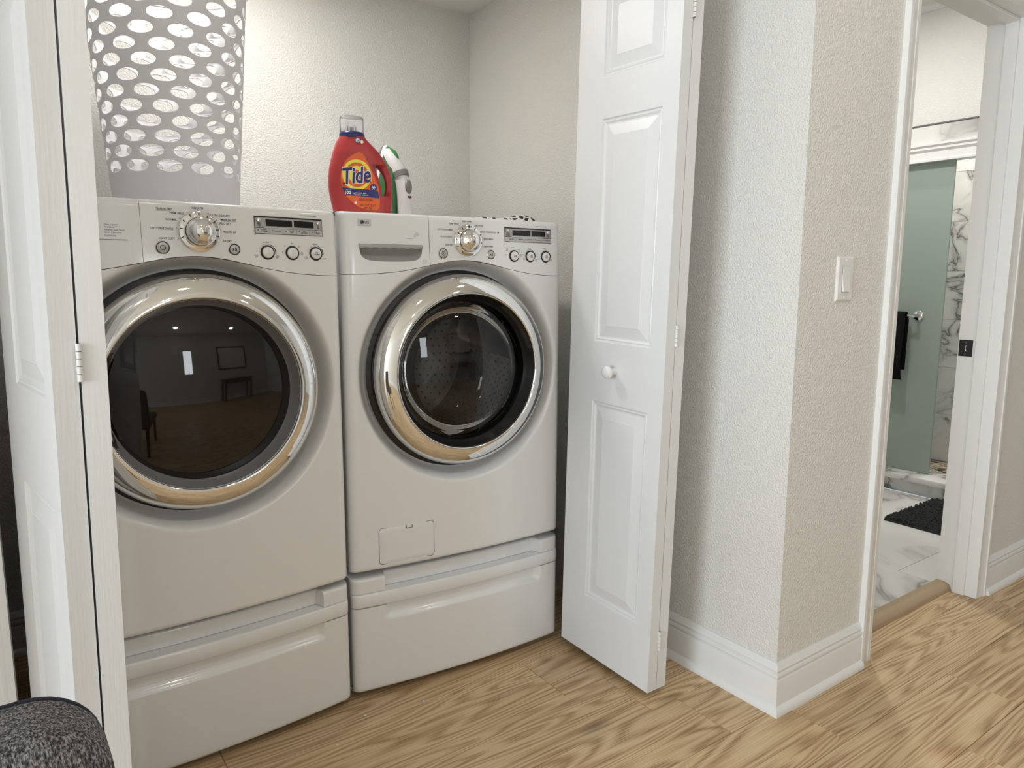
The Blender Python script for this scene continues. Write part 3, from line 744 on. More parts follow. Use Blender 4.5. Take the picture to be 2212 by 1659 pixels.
    if W:
        T = [('PERM. PRESS','R',.3300,1.3123),('BABY WEAR','C',.3490,1.3195),('DELICATES','L',.3740,1.3105),('COTTON/NORMAL','R',.3125,1.2961),('HAND WASH/WOOL','L',.3912,1.2937),('BULKY/LARGE','R',.3080,1.2770),('SPEED WASH','L',.4009,1.2747),('SANITARY','R',.3115,1.2555),('DRAIN+SPIN','L',.4008,1.2541)]
        for s_, al, u, z in T: text(pl, s_, .0044, al, u+{'R': -.003, 'L': .004, 'C': .004}[al], z+(.001 if al == 'C' else 0), sp_, .006, sx=.84)
        T = [('WARM','C',.503,1.2535),('WARM\n/COLD','R',.4870,1.2465),('COLD','R',.4830,1.2322),('HOT\n/COLD','L',.5215,1.2465),('EXTRA HOT\n/COLD','L',.5260,1.2322),('MEDIUM','C',.562,1.2535),('NO\nSPIN','R',.5440,1.2235),('EXTRA\nHIGH','L',.5825,1.2190),('NORMAL','C',.619,1.2535),('LOW','R',.6015,1.2230),('HEAVY','L',.6390,1.2210)]
        for s_, al, u, z in T: text(pl, s_, .0027, al, u, z, sp_, 0, sx=.8)
        dots = angs; arcs = (ku[1], ku[2])
        disc(pl, .4535, 1.2940, .0026)
    else:
        T = [('PERM. PRESS','R',.3266,1.3061),('NORMAL','R',.3108,1.2922),('COTTON/TOWELS','R',.3030,1.2722),('HEAVY DUTY','R',.3046,1.2515),('DELICATES','C',.3497,1.3175),('ULTRA DELICATE','L',.3743,1.3061),('SPEED DRY','L',.3909,1.2886),('FRESHEN UP','L',.3987,1.2700),('AIR DRY','L',.3966,1.2500)]
        for s_, al, u, z in T: text(pl, s_, .0045, al, u+{'R': -.002, 'L': .0055, 'C': .003}[al], z+(.0020 if al == 'C' else 0), sp_, .006, sx=.82)
        for s_, al, u, z in (('*SENSOR DRY','L',.2680,1.3140),('*MANUAL DRY','L',.4000,1.2970)):
            text(pl, s_, .0043, al, u, z, sp_, .016, sx=.84)
        cplate(pl, .2680, .3045, 1.3098, 1.3102, 0, .0004); cplate(pl, .4000, .4345, 1.2934, 1.2938, 0, .0004)
        T = [('NORMAL','C',.501,1.2506),('DAMP\nDRY','R',.4805,1.2183),('VERY\nDRY','L',.5222,1.2171),('20','C',.5395,1.2292),('30','C',.5455,1.2430),('40','C',.5628,1.2499),('50','C',.5803,1.2424),('60\nMIN','C',.5875,1.2277),('MEDIUM','C',.6226,1.2500),('ULTRA\nLOW','R',.6025,1.2164),('HIGH','L',.6425,1.2156)]
        for s_, al, u, z in T: text(pl, s_, .0029, al, u, z, sp_, 0, sx=.85)
        dots = angs; arcs = (ku[0], ku[2])
    text(pl, '* Press & Hold 3sec. for Extra Functions', .0022, 'C', .609, 1.3175, sp_, .01, sx=.8)
    for a in dots:
        a = radians(a); disc(pl, KU+.0470*cos(a), KZ+.0470*sin(a), .0009, .0005, 8)
    for u in arcs:
        for a0, a1, w in ((185, 165, .0003), (160, 140, .0004), (135, 112, .0005), (105, 75, .0007), (68, 38, .0011), (32, -8, .0019)): arc_marks(pl, u, kz, .0198, a0, a1, w)
    tag(pl.build('lettering', m_ink, cpo), kind='stuff')
    if not W:
        il = MB()
        for i, s_ in enumerate(('Ultra Capacity', 'FlowSense\u2122', 'Stainless Steel Drum', 'Quiet Operation')): text(il, s_, .0033, 'L', .1695, 1.2763-.0053*i, sp_, .012, sx=.95)
        text(il, 'DLE5955W', .0033, 'L', .1695, 1.2532, sp_, .012, sx=.95)
        for i in range(34): cplate(il, .150+.0018*i, .1512+.0018*i, 1.2440, 1.2462, 0, .0004, 1)
        tag(il.build('lettering', m_greyink, dpo), kind='stuff')
    # ---------------- door
    c0 = (CU, 0, CZ)
    dr = MB().lathe([(.255, .022), (.2675, .020), (.2705, .006), (.2705, -.006), (.2685, -.0135), (.2630, -.0225), (.2540, -.0310), (.2440, -.0370), (.2340, -.0410), (.2250, -.0433), (.2190, -.0442), (.2168, -.0435), (.2155, -.0405)], 128, c0)
    do = dr.build('door', m_chrome, t, 60); do['label'] = 'round chrome door ring with dark glass'
    MB().lathe([(.2815, .0285), (.2800, .0270), (.255, .0270)], 96, c0).build('door_gap_shade', m_black, do, 50)  # black ring paints in the shade between dish and door ring
    MB().lathe([(.2158, -.0375), (.2140, -.0370), (.2060, -.014), (.2005, -.003), (.196, .002)], 128, c0).build('inner_rim', m_rim if not W else m_black, do, 50)
    gp = [(.200, -.003)]+[(.200*(1-i/16), -.003-.030*(1-(1-i/16)**2)) for i in range(1, 17)]
    g = MB().lathe(gp, 96, c0); g.build('door_glass', m_wglass if W else m_dglass, do, 180)
    # handle notch in the ring
    h0, h1 = (radians(12), radians(62)) if W else (radians(150), radians(208))
    hp = MB(); rows = []
    for i in range(25):
        a = h0+(h1-h0)*i/24; e = min(1, min(i, 24-i)/3.0)**.5
        r_in, r_out = .2085-.0055*e, .2085+.0085*e
        rows.append([(CU+rq*cos(a), yq, CZ+rq*sin(a)) for rq, yq in ((r_in, -.0215), (r_in+.001, -.026), (.2085, -.030), (r_out-.001, -.0372), (r_out, -.0392))])
    hp.grid(rows).build('door_handle', m_black if W else m_chrome, do, 60)
    if W:
        MB().lathe([(.232, .020), (.225, .035), (.205, .045), (.196, .055), (.200, .075), (.225, .085), (.245, .095)], 72, c0).build('door_seal', m_gasket, t, 60)
        # inner glass bowl
        MB().lathe([(.190, .004), (.183, .03), (.170, .055), (.14, .078), (.09, .09), (0, .095)], 72, c0).build('inner_bowl', m_wglass, do, 180)
        dm = MB().lathe([(.215, .088), (.240, .10), (.246, .115), (.246, .46), (.235, .475), (.12, .485), (.05, .478), (0, .476)], 72, c0)
        dmo = dm.build('drum', m_steel, t, 40)
        ho = MB()
        for k in range(60):
            a = 2*pi*k/60
            if min(min((k*6-d) % 360, (d-k*6) % 360) for d in (15, 135, 252)) < 13: continue
            for j in range(15):
                aa = a+(radians(3) if j % 2 else 0); y = .135+j*.021
                ring = [(CU+.2450*cos(aa+dq/.245), y+dy, CZ+.2450*sin(aa+dq/.245)) for dq, dy in [(.0045*cos(q*pi/3), .0045*sin(q*pi/3)) for q in range(6)]]
                ho.add(ring, [(0, 1, 2, 3, 4, 5)])
        for r_ in (.06, .085, .11, .135, .16, .185, .21):
            nn = int(2*pi*r_/.026)
            for k in range(nn):
                a = 2*pi*k/nn; yb = .4715 if r_ > .2 else (.474 if r_ < .1 else .478)
                ho.add([(CU+r_*cos(a)+.0045*cos(q*pi/3), yb, CZ+r_*sin(a)+.0045*sin(q*pi/3)) for q in range(6)], [(0, 1, 2, 3, 4, 5)])
        tag(ho.build('perforations', m_hole, dmo), kind='stuff')
        for d in (15, 135, 252):
            a0 = radians(d); rows = []
            for j in range(13):
                y = .125+.31*j/12; e = sin(pi*min(1, max(0, (j+.6)/13.2)))**.35; tw_ = .10*(j/12-.5)
                row = []
                for s_, hh in ((-.20, 0), (-.13, .022), (-.06, .048), (0, .056), (.06, .048), (.13, .022), (.20, 0)):
                    a = a0+s_+tw_; r_ = .2455-hh*e
                    row.append((CU+r_*cos(a), y, CZ+r_*sin(a)))
                rows.append(row)
            MB().grid(rows).build('baffle', m_steel, dmo, 70)
        # service flap
        f0, f1, g0, g1 = .076, .238, .384, .488
        fl_ = lambda u, z, h: (u, yfront(u, z)-h, z)
        def rrect(o, r):
            pts = []
            for cx_, cz_, a in ((f1-o-r, g1-o-r, 0), (f0+o+r, g1-o-r, 90), (f0+o+r, g0+o+r, 180), (f1-o-r, g0+o+r, 270)):
                for i in range(6): pts.append((cx_+r*cos(radians(a+18*i)), cz_+r*sin(radians(a+18*i))))
            return pts
        A, B_ = rrect(0, .010), rrect(.0012, .009)
        gv = MB().grid([[fl_(u, z, .0003) for u, z in A], [fl_(u, z, .0003) for u, z in B_]], closeu=True); gvo = gv.build('flap_joint', m_ink, fpo)
        fp2 = MB(); rows = [[fl_(u, z, .0002) for u, z in B_], [fl_(u, z, .0008) for u, z in rrect(.002, .0085)]]
        for sc in (.75, .5, .25, .02): rows.append([fl_((f0+f1)/2+(u-(f0+f1)/2)*sc, (g0+g1)/2+(z-(g0+g1)/2)*sc, .0008) for u, z in rrect(.002, .0085)])
        fo = fp2.grid(rows, closeu=True).build('service_flap', mw, t, 50)
        tbm = MB()
        for a, b, c, d in ((.1545, .1560, .4775, .4865), (.1710, .1725, .4775, .4865), (.1545, .1725, .4775, .4790)):
            tbm.add([fl_(a, c, .0011), fl_(b, c, .0011), fl_(b, d, .0011), fl_(a, d, .0011)], [(0, 1, 2, 3)])
        tbm.build('finger_tab', m_ink, fo)
    return t
WT = machine('washer', (.7123, 1.7476, .0015), -.0613, 'white front loading washing machine with see-through door and detergent drawer', 'washing machine', m_white2, 'washing_machine')
DT = machine('dryer', (.0150, 1.7212, -.0025), .0226, 'cream white front loading tumble dryer with opaque dark door glass', 'tumble dryer', m_white, 'tumble_dryer')

# ------------------------------------------------------------------ pedestals
def pedestal(loc, rz, label, mw):
    t = empty('laundry_pedestal', loc, rz); tag(t, label, 'pedestal drawer', 'pedestal drawers under the machines')
    MB().bbox(.004, MW-.004, .045, .742, .021, .352, .006, 2).build('body', mw, t, 40)
    for fx, fy in ((.05, .09), (MW-.05, .09), (.05, .70), (MW-.05, .70)):
        MB().lathe([(0, 0), (.02, 0), (.02, .006), (.012, .008), (.012, .026), (0, .026)], 16, (fx, fy, 0), 'z').build('foot', m_rubber, t)
    base = lambda u: rnd(min(u, MW-u), .022)-bow(u)
    us = ucols(120)
    sm_ = lambda a, b, x: (lambda q: q*q*(3-2*q))(max(0, min(1, (x-a)/(b-a))))
    def ydr(u, z):
        y = base(u)+rnd(z-.020, .014)
        m_ = sm_(.086, .112, u)*(1-sm_(.590, .616, u))
        return y+.013*m_*sm_(.222, .240, z)
    d = MB(); zz = [.020, .0203, .021, .0225, .0245, .027, .030, .034]+[.034+.176*i/16 for i in range(1, 17)]+[.210+.058*i/24 for i in range(1, 25)]
    rows = [[(u, .05, .020) for u in us]]+[[(u, ydr(u, z), z) for u in us] for z in zz]+[[(u, .045, .268) for u in us]]
    d.grid(rows).build('drawer_front', mw, t, 40)
    # handle band
    hb = MB(); rows = []
    for dz, h in ((.2700, -.02), (.2700, -.001), (.2712, .0008), (.275, .0022), (.290, .0030), (.303, .0022), (.3078, .0005), (.3095, -.0025), (.3098, -.045)):
        rows.append([(u, base(u)-h if h > -.015 else base(u)-h, dz) for u in us])
    ho = hb.grid(rows).build('handle_band', mw, t, 45)
    # top rim with the scooped grip between two corner blocks
    def ytp(u, z):
        m_ = sm_(.090, .102, u)*(1-sm_(.600, .612, u))
        return base(u)+.001+.034*m_+rnd(.352-z, .008)
    tp = MB(); zz = [.3108, .312, .320, .330, .338, .344, .347, .349, .3505, .3515, .352]
    rows = [[(u, ytp(u, .3108)+.02, .3108) for u in us]]+[[(u, ytp(u, z), z) for u in us] for z in zz]+[[(u, .060, .3535) for u in us]]
    tp.grid(rows).build('top_rim', mw, t, 40)
    return t
pedestal((.7123, 1.7476, 0), -.0613, 'white pedestal drawer under the washing machine', m_white2)
pedestal((.0150, 1.7212, 0), .0226, 'cream white pedestal drawer under the tumble dryer', m_white)
# ================================================================== THINGS ON THE MACHINES
# laundry hamper
m_hamper = mat('hamper_plastic', (.80, .80, .82), .45, spec=.35)
_nt = m_hamper.node_tree; _pb = _nt.nodes['Principled BSDF']
_tl = N(m_hamper, 'ShaderNodeBsdfTranslucent'); _tl.inputs[0].default_value = (.80, .80, .82, 1)
_mx = N(m_hamper, 'ShaderNodeMixShader'); _mx.inputs[0].default_value = .18
_o = [n for n in _nt.nodes if n.type == 'OUTPUT_MATERIAL'][0]
L(m_hamper, _pb, 0, _mx, 1); L(m_hamper, _tl, 0, _mx, 2); L(m_hamper, _mx, 0, _o, 0)
hp_ = empty('laundry_hamper', (.415, 2.160, 1.3305)); tag(hp_, 'tall white plastic laundry hamper with oval holes on the dryer', 'laundry hamper')
NC, RZ = 13, .0353
hr_ = lambda z: .1545+.0766*z
bk_ = MB()
def hpt(a, z, dr=0): return ((hr_(z)+dr)*cos(a), (hr_(z)+dr)*sin(a), z)
z_first = .1135; nrow = 13
NS = 104   # columns of vertices around
rows = []
for z in (0, .004, .02, .05, .08, z_first-RZ/2): rows.append([hpt(2*pi*i/NS+.09, z) for i in range(NS)])
bk_.grid(rows, closeu=True)
ztop = z_first+RZ*(nrow-.5)
rows = [[hpt(2*pi*i/NS+.09, z) for i in range(NS)] for z in (ztop, ztop+.02, ztop+.045)]
bk_.grid(rows, closeu=True)
for r_ in range(nrow):
    zc = z_first+RZ*r_; da = 2*pi/NC
    rc = hr_(zc)
    ea, ez = .0295/rc, .0143
    for c_ in range(NC):
        ac = (c_+(.5 if r_ % 2 else 0))*da+.09
        # outer rectangle sampled at 8 columns on each long edge, 4 steps on the sides
        rect = [(ac-da/2+da*i/8, zc-RZ/2) for i in range(8)]+[(ac+da/2, zc-RZ/2+RZ*i/4) for i in range(4)]+[(ac+da/2-da*i/8, zc+RZ/2) for i in range(8)]+[(ac-da/2, zc+RZ/2-RZ*i/4) for i in range(4)]
        el = []
        for a, z in rect:
            th = atan2((z-zc)/(RZ/2)*.8, (a-ac)/(da/2))
            el.append((ac+ea*cos(th), zc+ez*sin(th)))
        el1 = [(ac+(a-ac)*1.06, zc+(z-zc)*1.08) for a, z in el]
        bk_.grid([[hpt(a, z) for a, z in rect], [hpt(a, z) for a, z in el1], [hpt(a, z, -.0008) for a, z in el]], closeu=True)
bme = bk_.mesh('basket', m_hamper)
_b = bmesh.new(); _b.from_mesh(bme); bmesh.ops.remove_doubles(_b, verts=_b.verts[:], dist=2e-4); bmesh.ops.recalc_face_normals(_b, faces=_b.faces[:])
for f in _b.faces: f.smooth = True
_b.to_mesh(bme); _b.free()
bo = obj('basket', bme, None, hp_)
mdf = bo.modifiers.new('wall', 'SOLIDIFY'); mdf.thickness = .0028; mdf.offset = -1
MB().lathe([(0, .001), (hr_(0)-.002, .001), (hr_(0)-.002, .004), (0, .004)], 52, (0, 0, 0), 'z').build('base', m_hamper, hp_)
zt_ = ztop+.045
MB().lathe([(hr_(zt_)-.003, zt_-.004), (hr_(zt_)+.006, zt_-.006), (hr_(zt_)+.010, zt_), (hr_(zt_)+.008, zt_+.007), (hr_(zt_), zt_+.009), (hr_(zt_)-.004, zt_+.004)], 104, (0, 0, 0), 'z').build('rim', m_hamper, hp_, 60)

# detergent bottle
K = .0001947
bx = lambda p: (p-530)*K
bz = lambda p: (1595-p)*K
def interp(tab, z):
    for (z0, v0), (z1, v1) in zip(tab, tab[1:]):
        if z <= z1: return v0+(v1-v0)*max(0, (z-z0))/(z1-z0)
    return tab[-1][1]
mkt = lambda pts: sorted((bz(y), bx(x)) for x, y in pts)
BL = mkt([(238,395),(225,420),(190,480),(150,590),(110,720),(80,850),(62,980),(58,1080),(68,1180),(88,1300),(108,1400),(128,1490),(150,1570),(172,1595)])
BO = mkt([(618,395),(635,425),(720,510),(800,590),(870,680),(925,770),(965,860),(990,960),(1000,1080),(1000,1200),(995,1350),(985,1480),(972,1560),(950,1595)])
HL = mkt([(735,800),(748,850),(770,910),(800,1000),(825,1110),(835,1180),(840,1245)])
HR = mkt([(745,796),(800,825),(840,880),(875,950),(895,1020),(900,1090),(890,1170),(868,1240)])
BD = [(0, .036), (.006, .044), (.02, .048), (.15, .048), (.19, .044), (.22, .037), (.2336, .034)]
zh0, zh1 = bz(1246), bz(798)
def RB(z): return interp(HL, z) if zh0 < z < zh1 else interp(BO, z)
BC = bx(478)
def bsec(z): return BC, BC-interp(BL, z), RB(z)-BC, interp(BD, z), (9.0 if zh0 < z < zh1 else 4.0)
SN = 3.2
def ysb(x, z, h=0):
    c, al, ar, d, nr = bsec(z)
    if x < c: q = min(.999, (c-x)/al); return (x, -d*(1-q**SN)**(1/SN)-h, z)
    q = min(.93, (x-c)/max(ar, bx(850)-BC)); return (x, -d*(1-q**8)**(1/8)-h, z)
m_red = mat('detergent_red', (.44, .040, .042), .36, spec=.45); m_orange = mat('label_orange', (.80, .13, .02), .35)
m_yellow = mat('label_yellow', (.90, .80, .08), .35); m_navy = mat('label_navy', (.025, .025, .16), .35); m_paper = mat('label_white', (.85, .85, .85), .4)
m_capblue = mat('collar_blue', (.012, .025, .17), .3)
bt = empty('detergent_bottle', (.884, 2.015, 1.3345), -.38); tag(bt, 'red laundry detergent bottle with clear cap on the washer', 'detergent bottle')
bb = MB(); zsl = [0, .002, .006, .012, .02]+[.02+.21*i/42 for i in range(1, 43)]+[zh0-.0005, zh0+.0005, zh1-.0005, zh1+.0005, bz(397)]
zsl = sorted(z for z in zsl if z <= bz(397))
def body_ring(z, n=64):
    c, al, ar, d, nr = bsec(z); R = []
    for i in range(n):
        t = 2*pi*(i+.5)/n; cc, ss = cos(t), sin(t); a, e = (ar, nr) if cc > 0 else (al, SN)
        R.append((c+a*math.copysign(abs(cc)**(2/e), cc), d*math.copysign(abs(ss)**(2/e), ss), z))
    return R
def sec_ring(c, a, d, z, n=48):
    R = []
    for i in range(n):
        t = 2*pi*i/n; cc, ss = cos(t), sin(t)
        R.append((c+a*math.copysign(abs(cc)**(2/SN), cc), d*math.copysign(abs(ss)**(2/SN), ss), z))
    return R
rows = [body_ring(z) for z in zsl]
b0 = len(bb.v); bb.grid(rows, closeu=True); bb.f.append(tuple(range(b0, b0+64)))
rows = []
for i in range(25):
    z = zh0-.004+(zh1-zh0+.008)*i/24
    l = interp(HR, min(max(z, zh0+.0005), zh1-.0005)); r = interp(BO, z)
    rows.append(sec_ring((l+r)/2, (r-l)/2, .017+.022*abs(2*i/24-1)**4, z, 24))
bb.grid(rows, closeu=True)
bb.build('body', m_red, bt, 55)
NX = bx(428)   # neck axis
MB().lathe([(.0345, bz(412)), (.0365, bz(408)), (.0365, bz(345)), (.0345, bz(335)), (.033, bz(322)), (.022, bz(318)), (.010, bz(317))], 48, (NX, 0, 0), 'z').build('collar', m_capblue, bt, 45)
spt = MB()
for a0, a1, h in ((150, 215, 228), (-45, 35, 240), (60, 110, 225)):
    P = []
    for rr_, hh in ((.0145, 318), (.0135, h), (.0115, h), (.0115, 318)):
        P.append([(NX+rr_*cos(radians(a0+(a1-a0)*i/6)), rr_*sin(radians(a0+(a1-a0)*i/6)), bz(hh)) for i in range(7)])
    spt.grid(P)
spt.build('spout', m_capblue, bt, 60)
MB().lathe([(.0335, bz(333)), (.0345, bz(320)), (.0340, bz(120)), (.0325, bz(104)), (.029, bz(97)), (0, bz(96))], 48, (NX, 0, 0), 'z').build('cap', m_capclear, bt, 50)
def patch(mb, pts, h, rings=(1, .8, .6, .4, .2, .02)):
    cx_ = sum(p[0] for p in pts)/len(pts); cy_ = sum(p[1] for p in pts)/len(pts)
    mb.grid([[ysb(bx(cx_+(x-cx_)*s), bz(cy_+(y-cy_)*s), h) for x, y in pts] for s in rings], closeu=True)
def dense(pts, k=3):
    o = []
    for i, p in enumerate(pts):
        q = pts[(i+1) % len(pts)]
        for j in range(k): o.append((p[0]+(q[0]-p[0])*j/k, p[1]+(q[1]-p[1])*j/k))
    return o
ell = lambda cx_, cy_, rx, ry, n=40: [(cx_+rx*cos(2*pi*i/n), cy_+ry*sin(2*pi*i/n)) for i in range(n)]
lb = MB(); patch(lb, dense([(520,630),(575,650),(610,710),(650,800),(700,900),(750,1010),(785,1110),(800,1230),(805,1340),(790,1430),(740,1465),(640,1462),(520,1430),(430,1380),(350,1300),(290,1220),(255,1130),(245,1020),(250,930),(270,850),(310,770),(370,710),(450,655)]), .0006)
lbo = lb.build('label', m_orange, bt); lbo['label'] = 'orange front label with a yellow bullseye'
yl = MB()
def ringp(mb, c, r1, r2, h, n=48):
    mb.grid([[ysb(bx(x), bz(y), h) for x, y in ell(c[0], c[1], a, a*1.06, n)] for a in (r1, (r1+r2)/2, r2)], closeu=True)
ringp(yl, (478, 957), 208, 166, .0010); ringp(yl, (478, 957), 122, 62, .0010)
yl.build('bullseye', m_yellow, lbo)
nb = MB(); patch(nb, dense([(258,1140),(370,1150),(520,1160),(660,1165),(780,1185),(793,1285),(600,1270),(310,1245),(285,1200)]), .0012)
patch(nb, ell(715, 1135, 50, 55), .0014)
nb.build('blue_band', m_navy, lbo)
rot8 = lambda h: (lambda x, z: ysb(bx(478)+(x*cos(.10)-z*sin(.10)), bz(960)+(x*sin(.10)+z*cos(.10)), h))
w1 = MB(); text(w1, 'Tide', .0430, 'C', 0, .000, rot8(.0016), .055, .22, sx=.72)
for i in range(3):
    a = i*pi/3; c_, s_ = cos(a)*30, sin(a)*30
    w1.add([ysb(bx(715+c_-s_*.12), bz(1135+s_+c_*.12), .0017), ysb(bx(715+c_+s_*.12), bz(1135+s_-c_*.12), .0017), ysb(bx(715-c_+s_*.12), bz(1135-s_-c_*.12), .0017), ysb(bx(715-c_-s_*.12), bz(1135-s_+c_*.12), .0017)], [(0, 1, 2, 3)])
fb = lambda x, z: ysb(x, z, .0016)
text(w1, '100', .0085, 'L', bx(302), bz(1212), fb, .04); text(w1, '%', .004, 'L', bx(420), bz(1225), fb, .01)
text(w1, 'of common stains\nde taches communes', .0034, 'L', bx(445), bz(1228), fb, .025, sx=.9, lead=1.5); text(w1, 'tackles up to', .0022, 'L', bx(302), bz(1172), fb)
patch(w1, ell(448, 1355, 18, 18, 16), .0012)
tag(w1.build('white_print', m_paper, lbo), kind='stuff')
k1 = MB(); text(k1, 'Tide', .0430, 'C', 0, .000, rot8(.0021), .022, .22, sx=.72); tag(k1.build('logo_lettering', m_navy, lbo), kind='stuff')
k2 = MB(); fb2 = lambda x, z: ysb(x, z, .0010)
text(k2, '64', .0055, 'L', bx(268), bz(1085), fb2, .03); text(k2, 'loads', .0024, 'L', bx(268), bz(1120), fb2, .02)
text(k2, 'DETERGENT FOR LAUNDRY\nDETERGENT POUR LESSIVE', .0032, 'L', bx(490), bz(1310), fb2, .02, sx=.72)
text(k2, '2.48 L (2.62 US QT)', .0062, 'C', bx(622), bz(1388), fb2, .0, sx=.62); text(k2, '84 FL OZ', .0062, 'C', bx(625), bz(1430), fb2, .0, sx=.65)
tag(k2.build('black_print', m_ink, lbo), kind='stuff')
he = MB(); patch(he, ell(505, 458, 38, 38, 24), .0006); patch(he, ell(565, 478, 22, 26, 16), .0004); heo = he.build('round_sticker', m_paper, bt)
h2 = MB(); ringp(h2, (505, 458), 36, 29, .0009, 24); text(h2, 'he', .0050, 'C', bx(505), bz(458), lambda x, z: ysb(x, z, .0009), .03); tag(h2.build('sticker_print', m_navy, heo), kind='stuff')

# steam iron standing on its heel
ir = empty('steam_iron', (1.016, 2.128, 1.3345), radians(-67)); tag(ir, 'green and white steam iron standing upright behind the detergent bottle', 'iron')
m_ironw = mat('iron_white', (.84, .84, .86), .22); m_irong = mat('iron_grey', (.22, .22, .22), .35); m_sole = mat('iron_sole', (.18, .18, .19), .3, .6)
IH = .245
def iw(z, s=1.0): 
    t_ = max(0, (IH-z)/IH); return s*.057*min(1, (t_*1.55))**.62*(1-.05*max(0, t_-.8)*5)
def islab(z_top, layers, zs_):
    mb = MB(); rows = []
    for x, s, cut in layers:
        zz = [z*(z_top-cut)/z_top for z in zs_]
        rows.append([(x, -iw(z+cut, s), z) for z in zz]+[(x, iw(z+cut, s), z) for z in zz[::-1]])
    mb.grid(rows, closeu=True); k = len(rows[0]); b = 0
    mb.f.append(tuple(range(b, b+k))); e = len(mb.v)-k; mb.f.append(tuple(range(e, e+k)))
    return mb
zsi = [0]+[IH*i/16 for i in range(1, 14)]+[IH*.86, IH*.91, IH*.95, IH*.98, IH]
islab(IH, [(-.004, .98, .002), (0, 1, 0), (.004, 1, 0)], zsi).build('soleplate', m_sole, ir, 40)
islab(IH, [(.004, 1, 0), (.006, 1.02, 0), (.016, 1.0, .002)], zsi).build('skirt', m_ironw, ir, 40)
islab(IH, [(.016, .95, .004), (.030, .90, .010), (.050, .80, .022), (.058, .66, .04)], zsi).build('water_tank', m_irongreen, ir, 50)
sh = MB(); rows = []
for z, x, w in ((.232, .030, .011), (.212, .050, .022), (.185, .068, .026), (.155, .084, .022), (.135, .092, .020), (.11, .098, .0185), (.08, .100, .018), (.04, .100, .018), (.0, .098, .020)):
    rows.append([(x-.022+.022*math.copysign(abs(cos(q))**.7, cos(q))*1.0, w*math.copysign(abs(sin(q))**.8, sin(q)), z) for q in [2*pi*i/20 for i in range(20)]])
sh.grid(rows, closeu=True); sh.f.append(tuple(range(20))); sh.f.append(tuple(range(len(sh.v)-20, len(sh.v)))); sh.build('handle', m_ironw, ir, 60)
MB().tube([(.066, 0, .158), (.072, 0, .142)], [.024, .024], 24).build('dial', m_irong, ir, 40)
bu = MB(); rows = []
for s_, h in ((1, .096), (.95, .1005), (.7, .1030), (.3, .1040), (.02, .1045)): rows.append([(h, .0135*s_*cos(q), .112+.022*s_*sin(q)) for q in [2*pi*i/24 for i in range(24)]])
bu.grid(rows, closeu=True).build('steam_button', m_irong, ir, 60)
MB().tube([(.1, -.006, .082), (.1015, 0, .081), (.1, .006, .082)], .0035, 8).build('pilot_light', mat('pilot_red', (.12, .01, .01), .3), ir, 60)

# zebra print cloth pad on the washer
m_zeb = mat('zebra_cloth', (.8, .8, .8), .8, spec=.2)
_tc = N(m_zeb, 'ShaderNodeTexCoord'); _v = N(m_zeb, 'ShaderNodeTexVoronoi', feature='DISTANCE_TO_EDGE', Scale=60.0)
_mp = N(m_zeb, 'ShaderNodeMapping'); _mp.inputs['Scale'].default_value = (1.0, .35, 1.2); _mp.inputs['Rotation'].default_value = (0, 0, .5)
L(m_zeb, _tc, 'Object', _mp, 'Vector'); L(m_zeb, _mp, 'Vector', _v, 'Vector')
_r = ramp(m_zeb, [(.10, (.80, .80, .79)), (.13, (.05, .05, .05))]); L(m_zeb, _v, 'Distance', _r, 'Fac'); L(m_zeb, _r, 'Color', m_zeb.node_tree.nodes['Principled BSDF'], 'Base Color')
zc = MB(); top_, bot_ = [], []
random.seed(11)
for i in range(37):
    a = i/36; rt, rb = [], []
    for j in range(19):
        b = j/18
        e = min(1, min(a, 1-a)/.06)**.5*min(1, min(b, 1-b)/.08)**.5
        h = .003+e*(.006+.010*a+.007*math.exp(-((a-.86)/.10)**2)+.0015*sin(a*17+b*5))
        x = -.155+.31*a+.004*sin(b*9); y = -.10+.20*b+.004*sin(a*11)
        rt.append((x, y, h)); rb.append((x, y, .0008))
    top_.append(rt); bot_.append(rb)
zc.grid(top_); zc.grid(bot_, flip=True)
for a, b in ((top_[0], bot_[0]), (bot_[-1], top_[-1])): zc.grid([a, b])
zc.grid([[r[0] for r in bot_], [r[0] for r in top_]]); zc.grid([[r[-1] for r in top_], [r[-1] for r in bot_]])
zo = zc.build('folded_cloth', m_zeb, None, 60, loc=(1.222, 1.905, 1.3345), rot=(0, 0, -.16)); tag(zo, 'zebra print cloth lying folded on the washer top', 'cloth')

# ------------------------------------------------------------------ light switch
sw_ = empty('light_switch', (1.829, 1.055, 1.1675)); tag(sw_, 'white paddle light switch on the textured wall', 'light switch')
pm = MB(); rows = []
for o, y in ((0, 0), (0, -.0025), (.0012, -.0042), (.005, -.0062)): rows.append([(-.0375+o, y, -.0585+o), (.0375-o, y, -.0585+o), (.0375-o, y, .0585-o), (-.0375+o, y, .0585-o)])
pm.grid(rows, closeu=True); pm.f.append((len(pm.v)-4, len(pm.v)-3, len(pm.v)-2, len(pm.v)-1))
m_sw = mat('switch_plastic', (.82, .82, .80), .28)
pm.build('wall_plate', m_sw, sw_)
MB().box(-.0172, .0172, -.0066, -.004, -.0342, .0342).build('rocker_gap', mat('switch_shadow_gap', (.10, .10, .10), .6), sw_)
rk = MB(); rk.prism([(-.0335, -.006), (-.0335, -.0130), (-.004, -.0088), (.0335, -.0072), (.0335, -.006)], -.0163, .0163, lambda a, b, h: (h, b, a))
rk.build('rocker', m_sw, sw_)
for z in (-.0485, .0485): MB().lathe([(0, -.0072), (.0022, -.0070), (.0028, -.0060)], 10, (0, 0, z)).build('screw', m_sw, sw_)

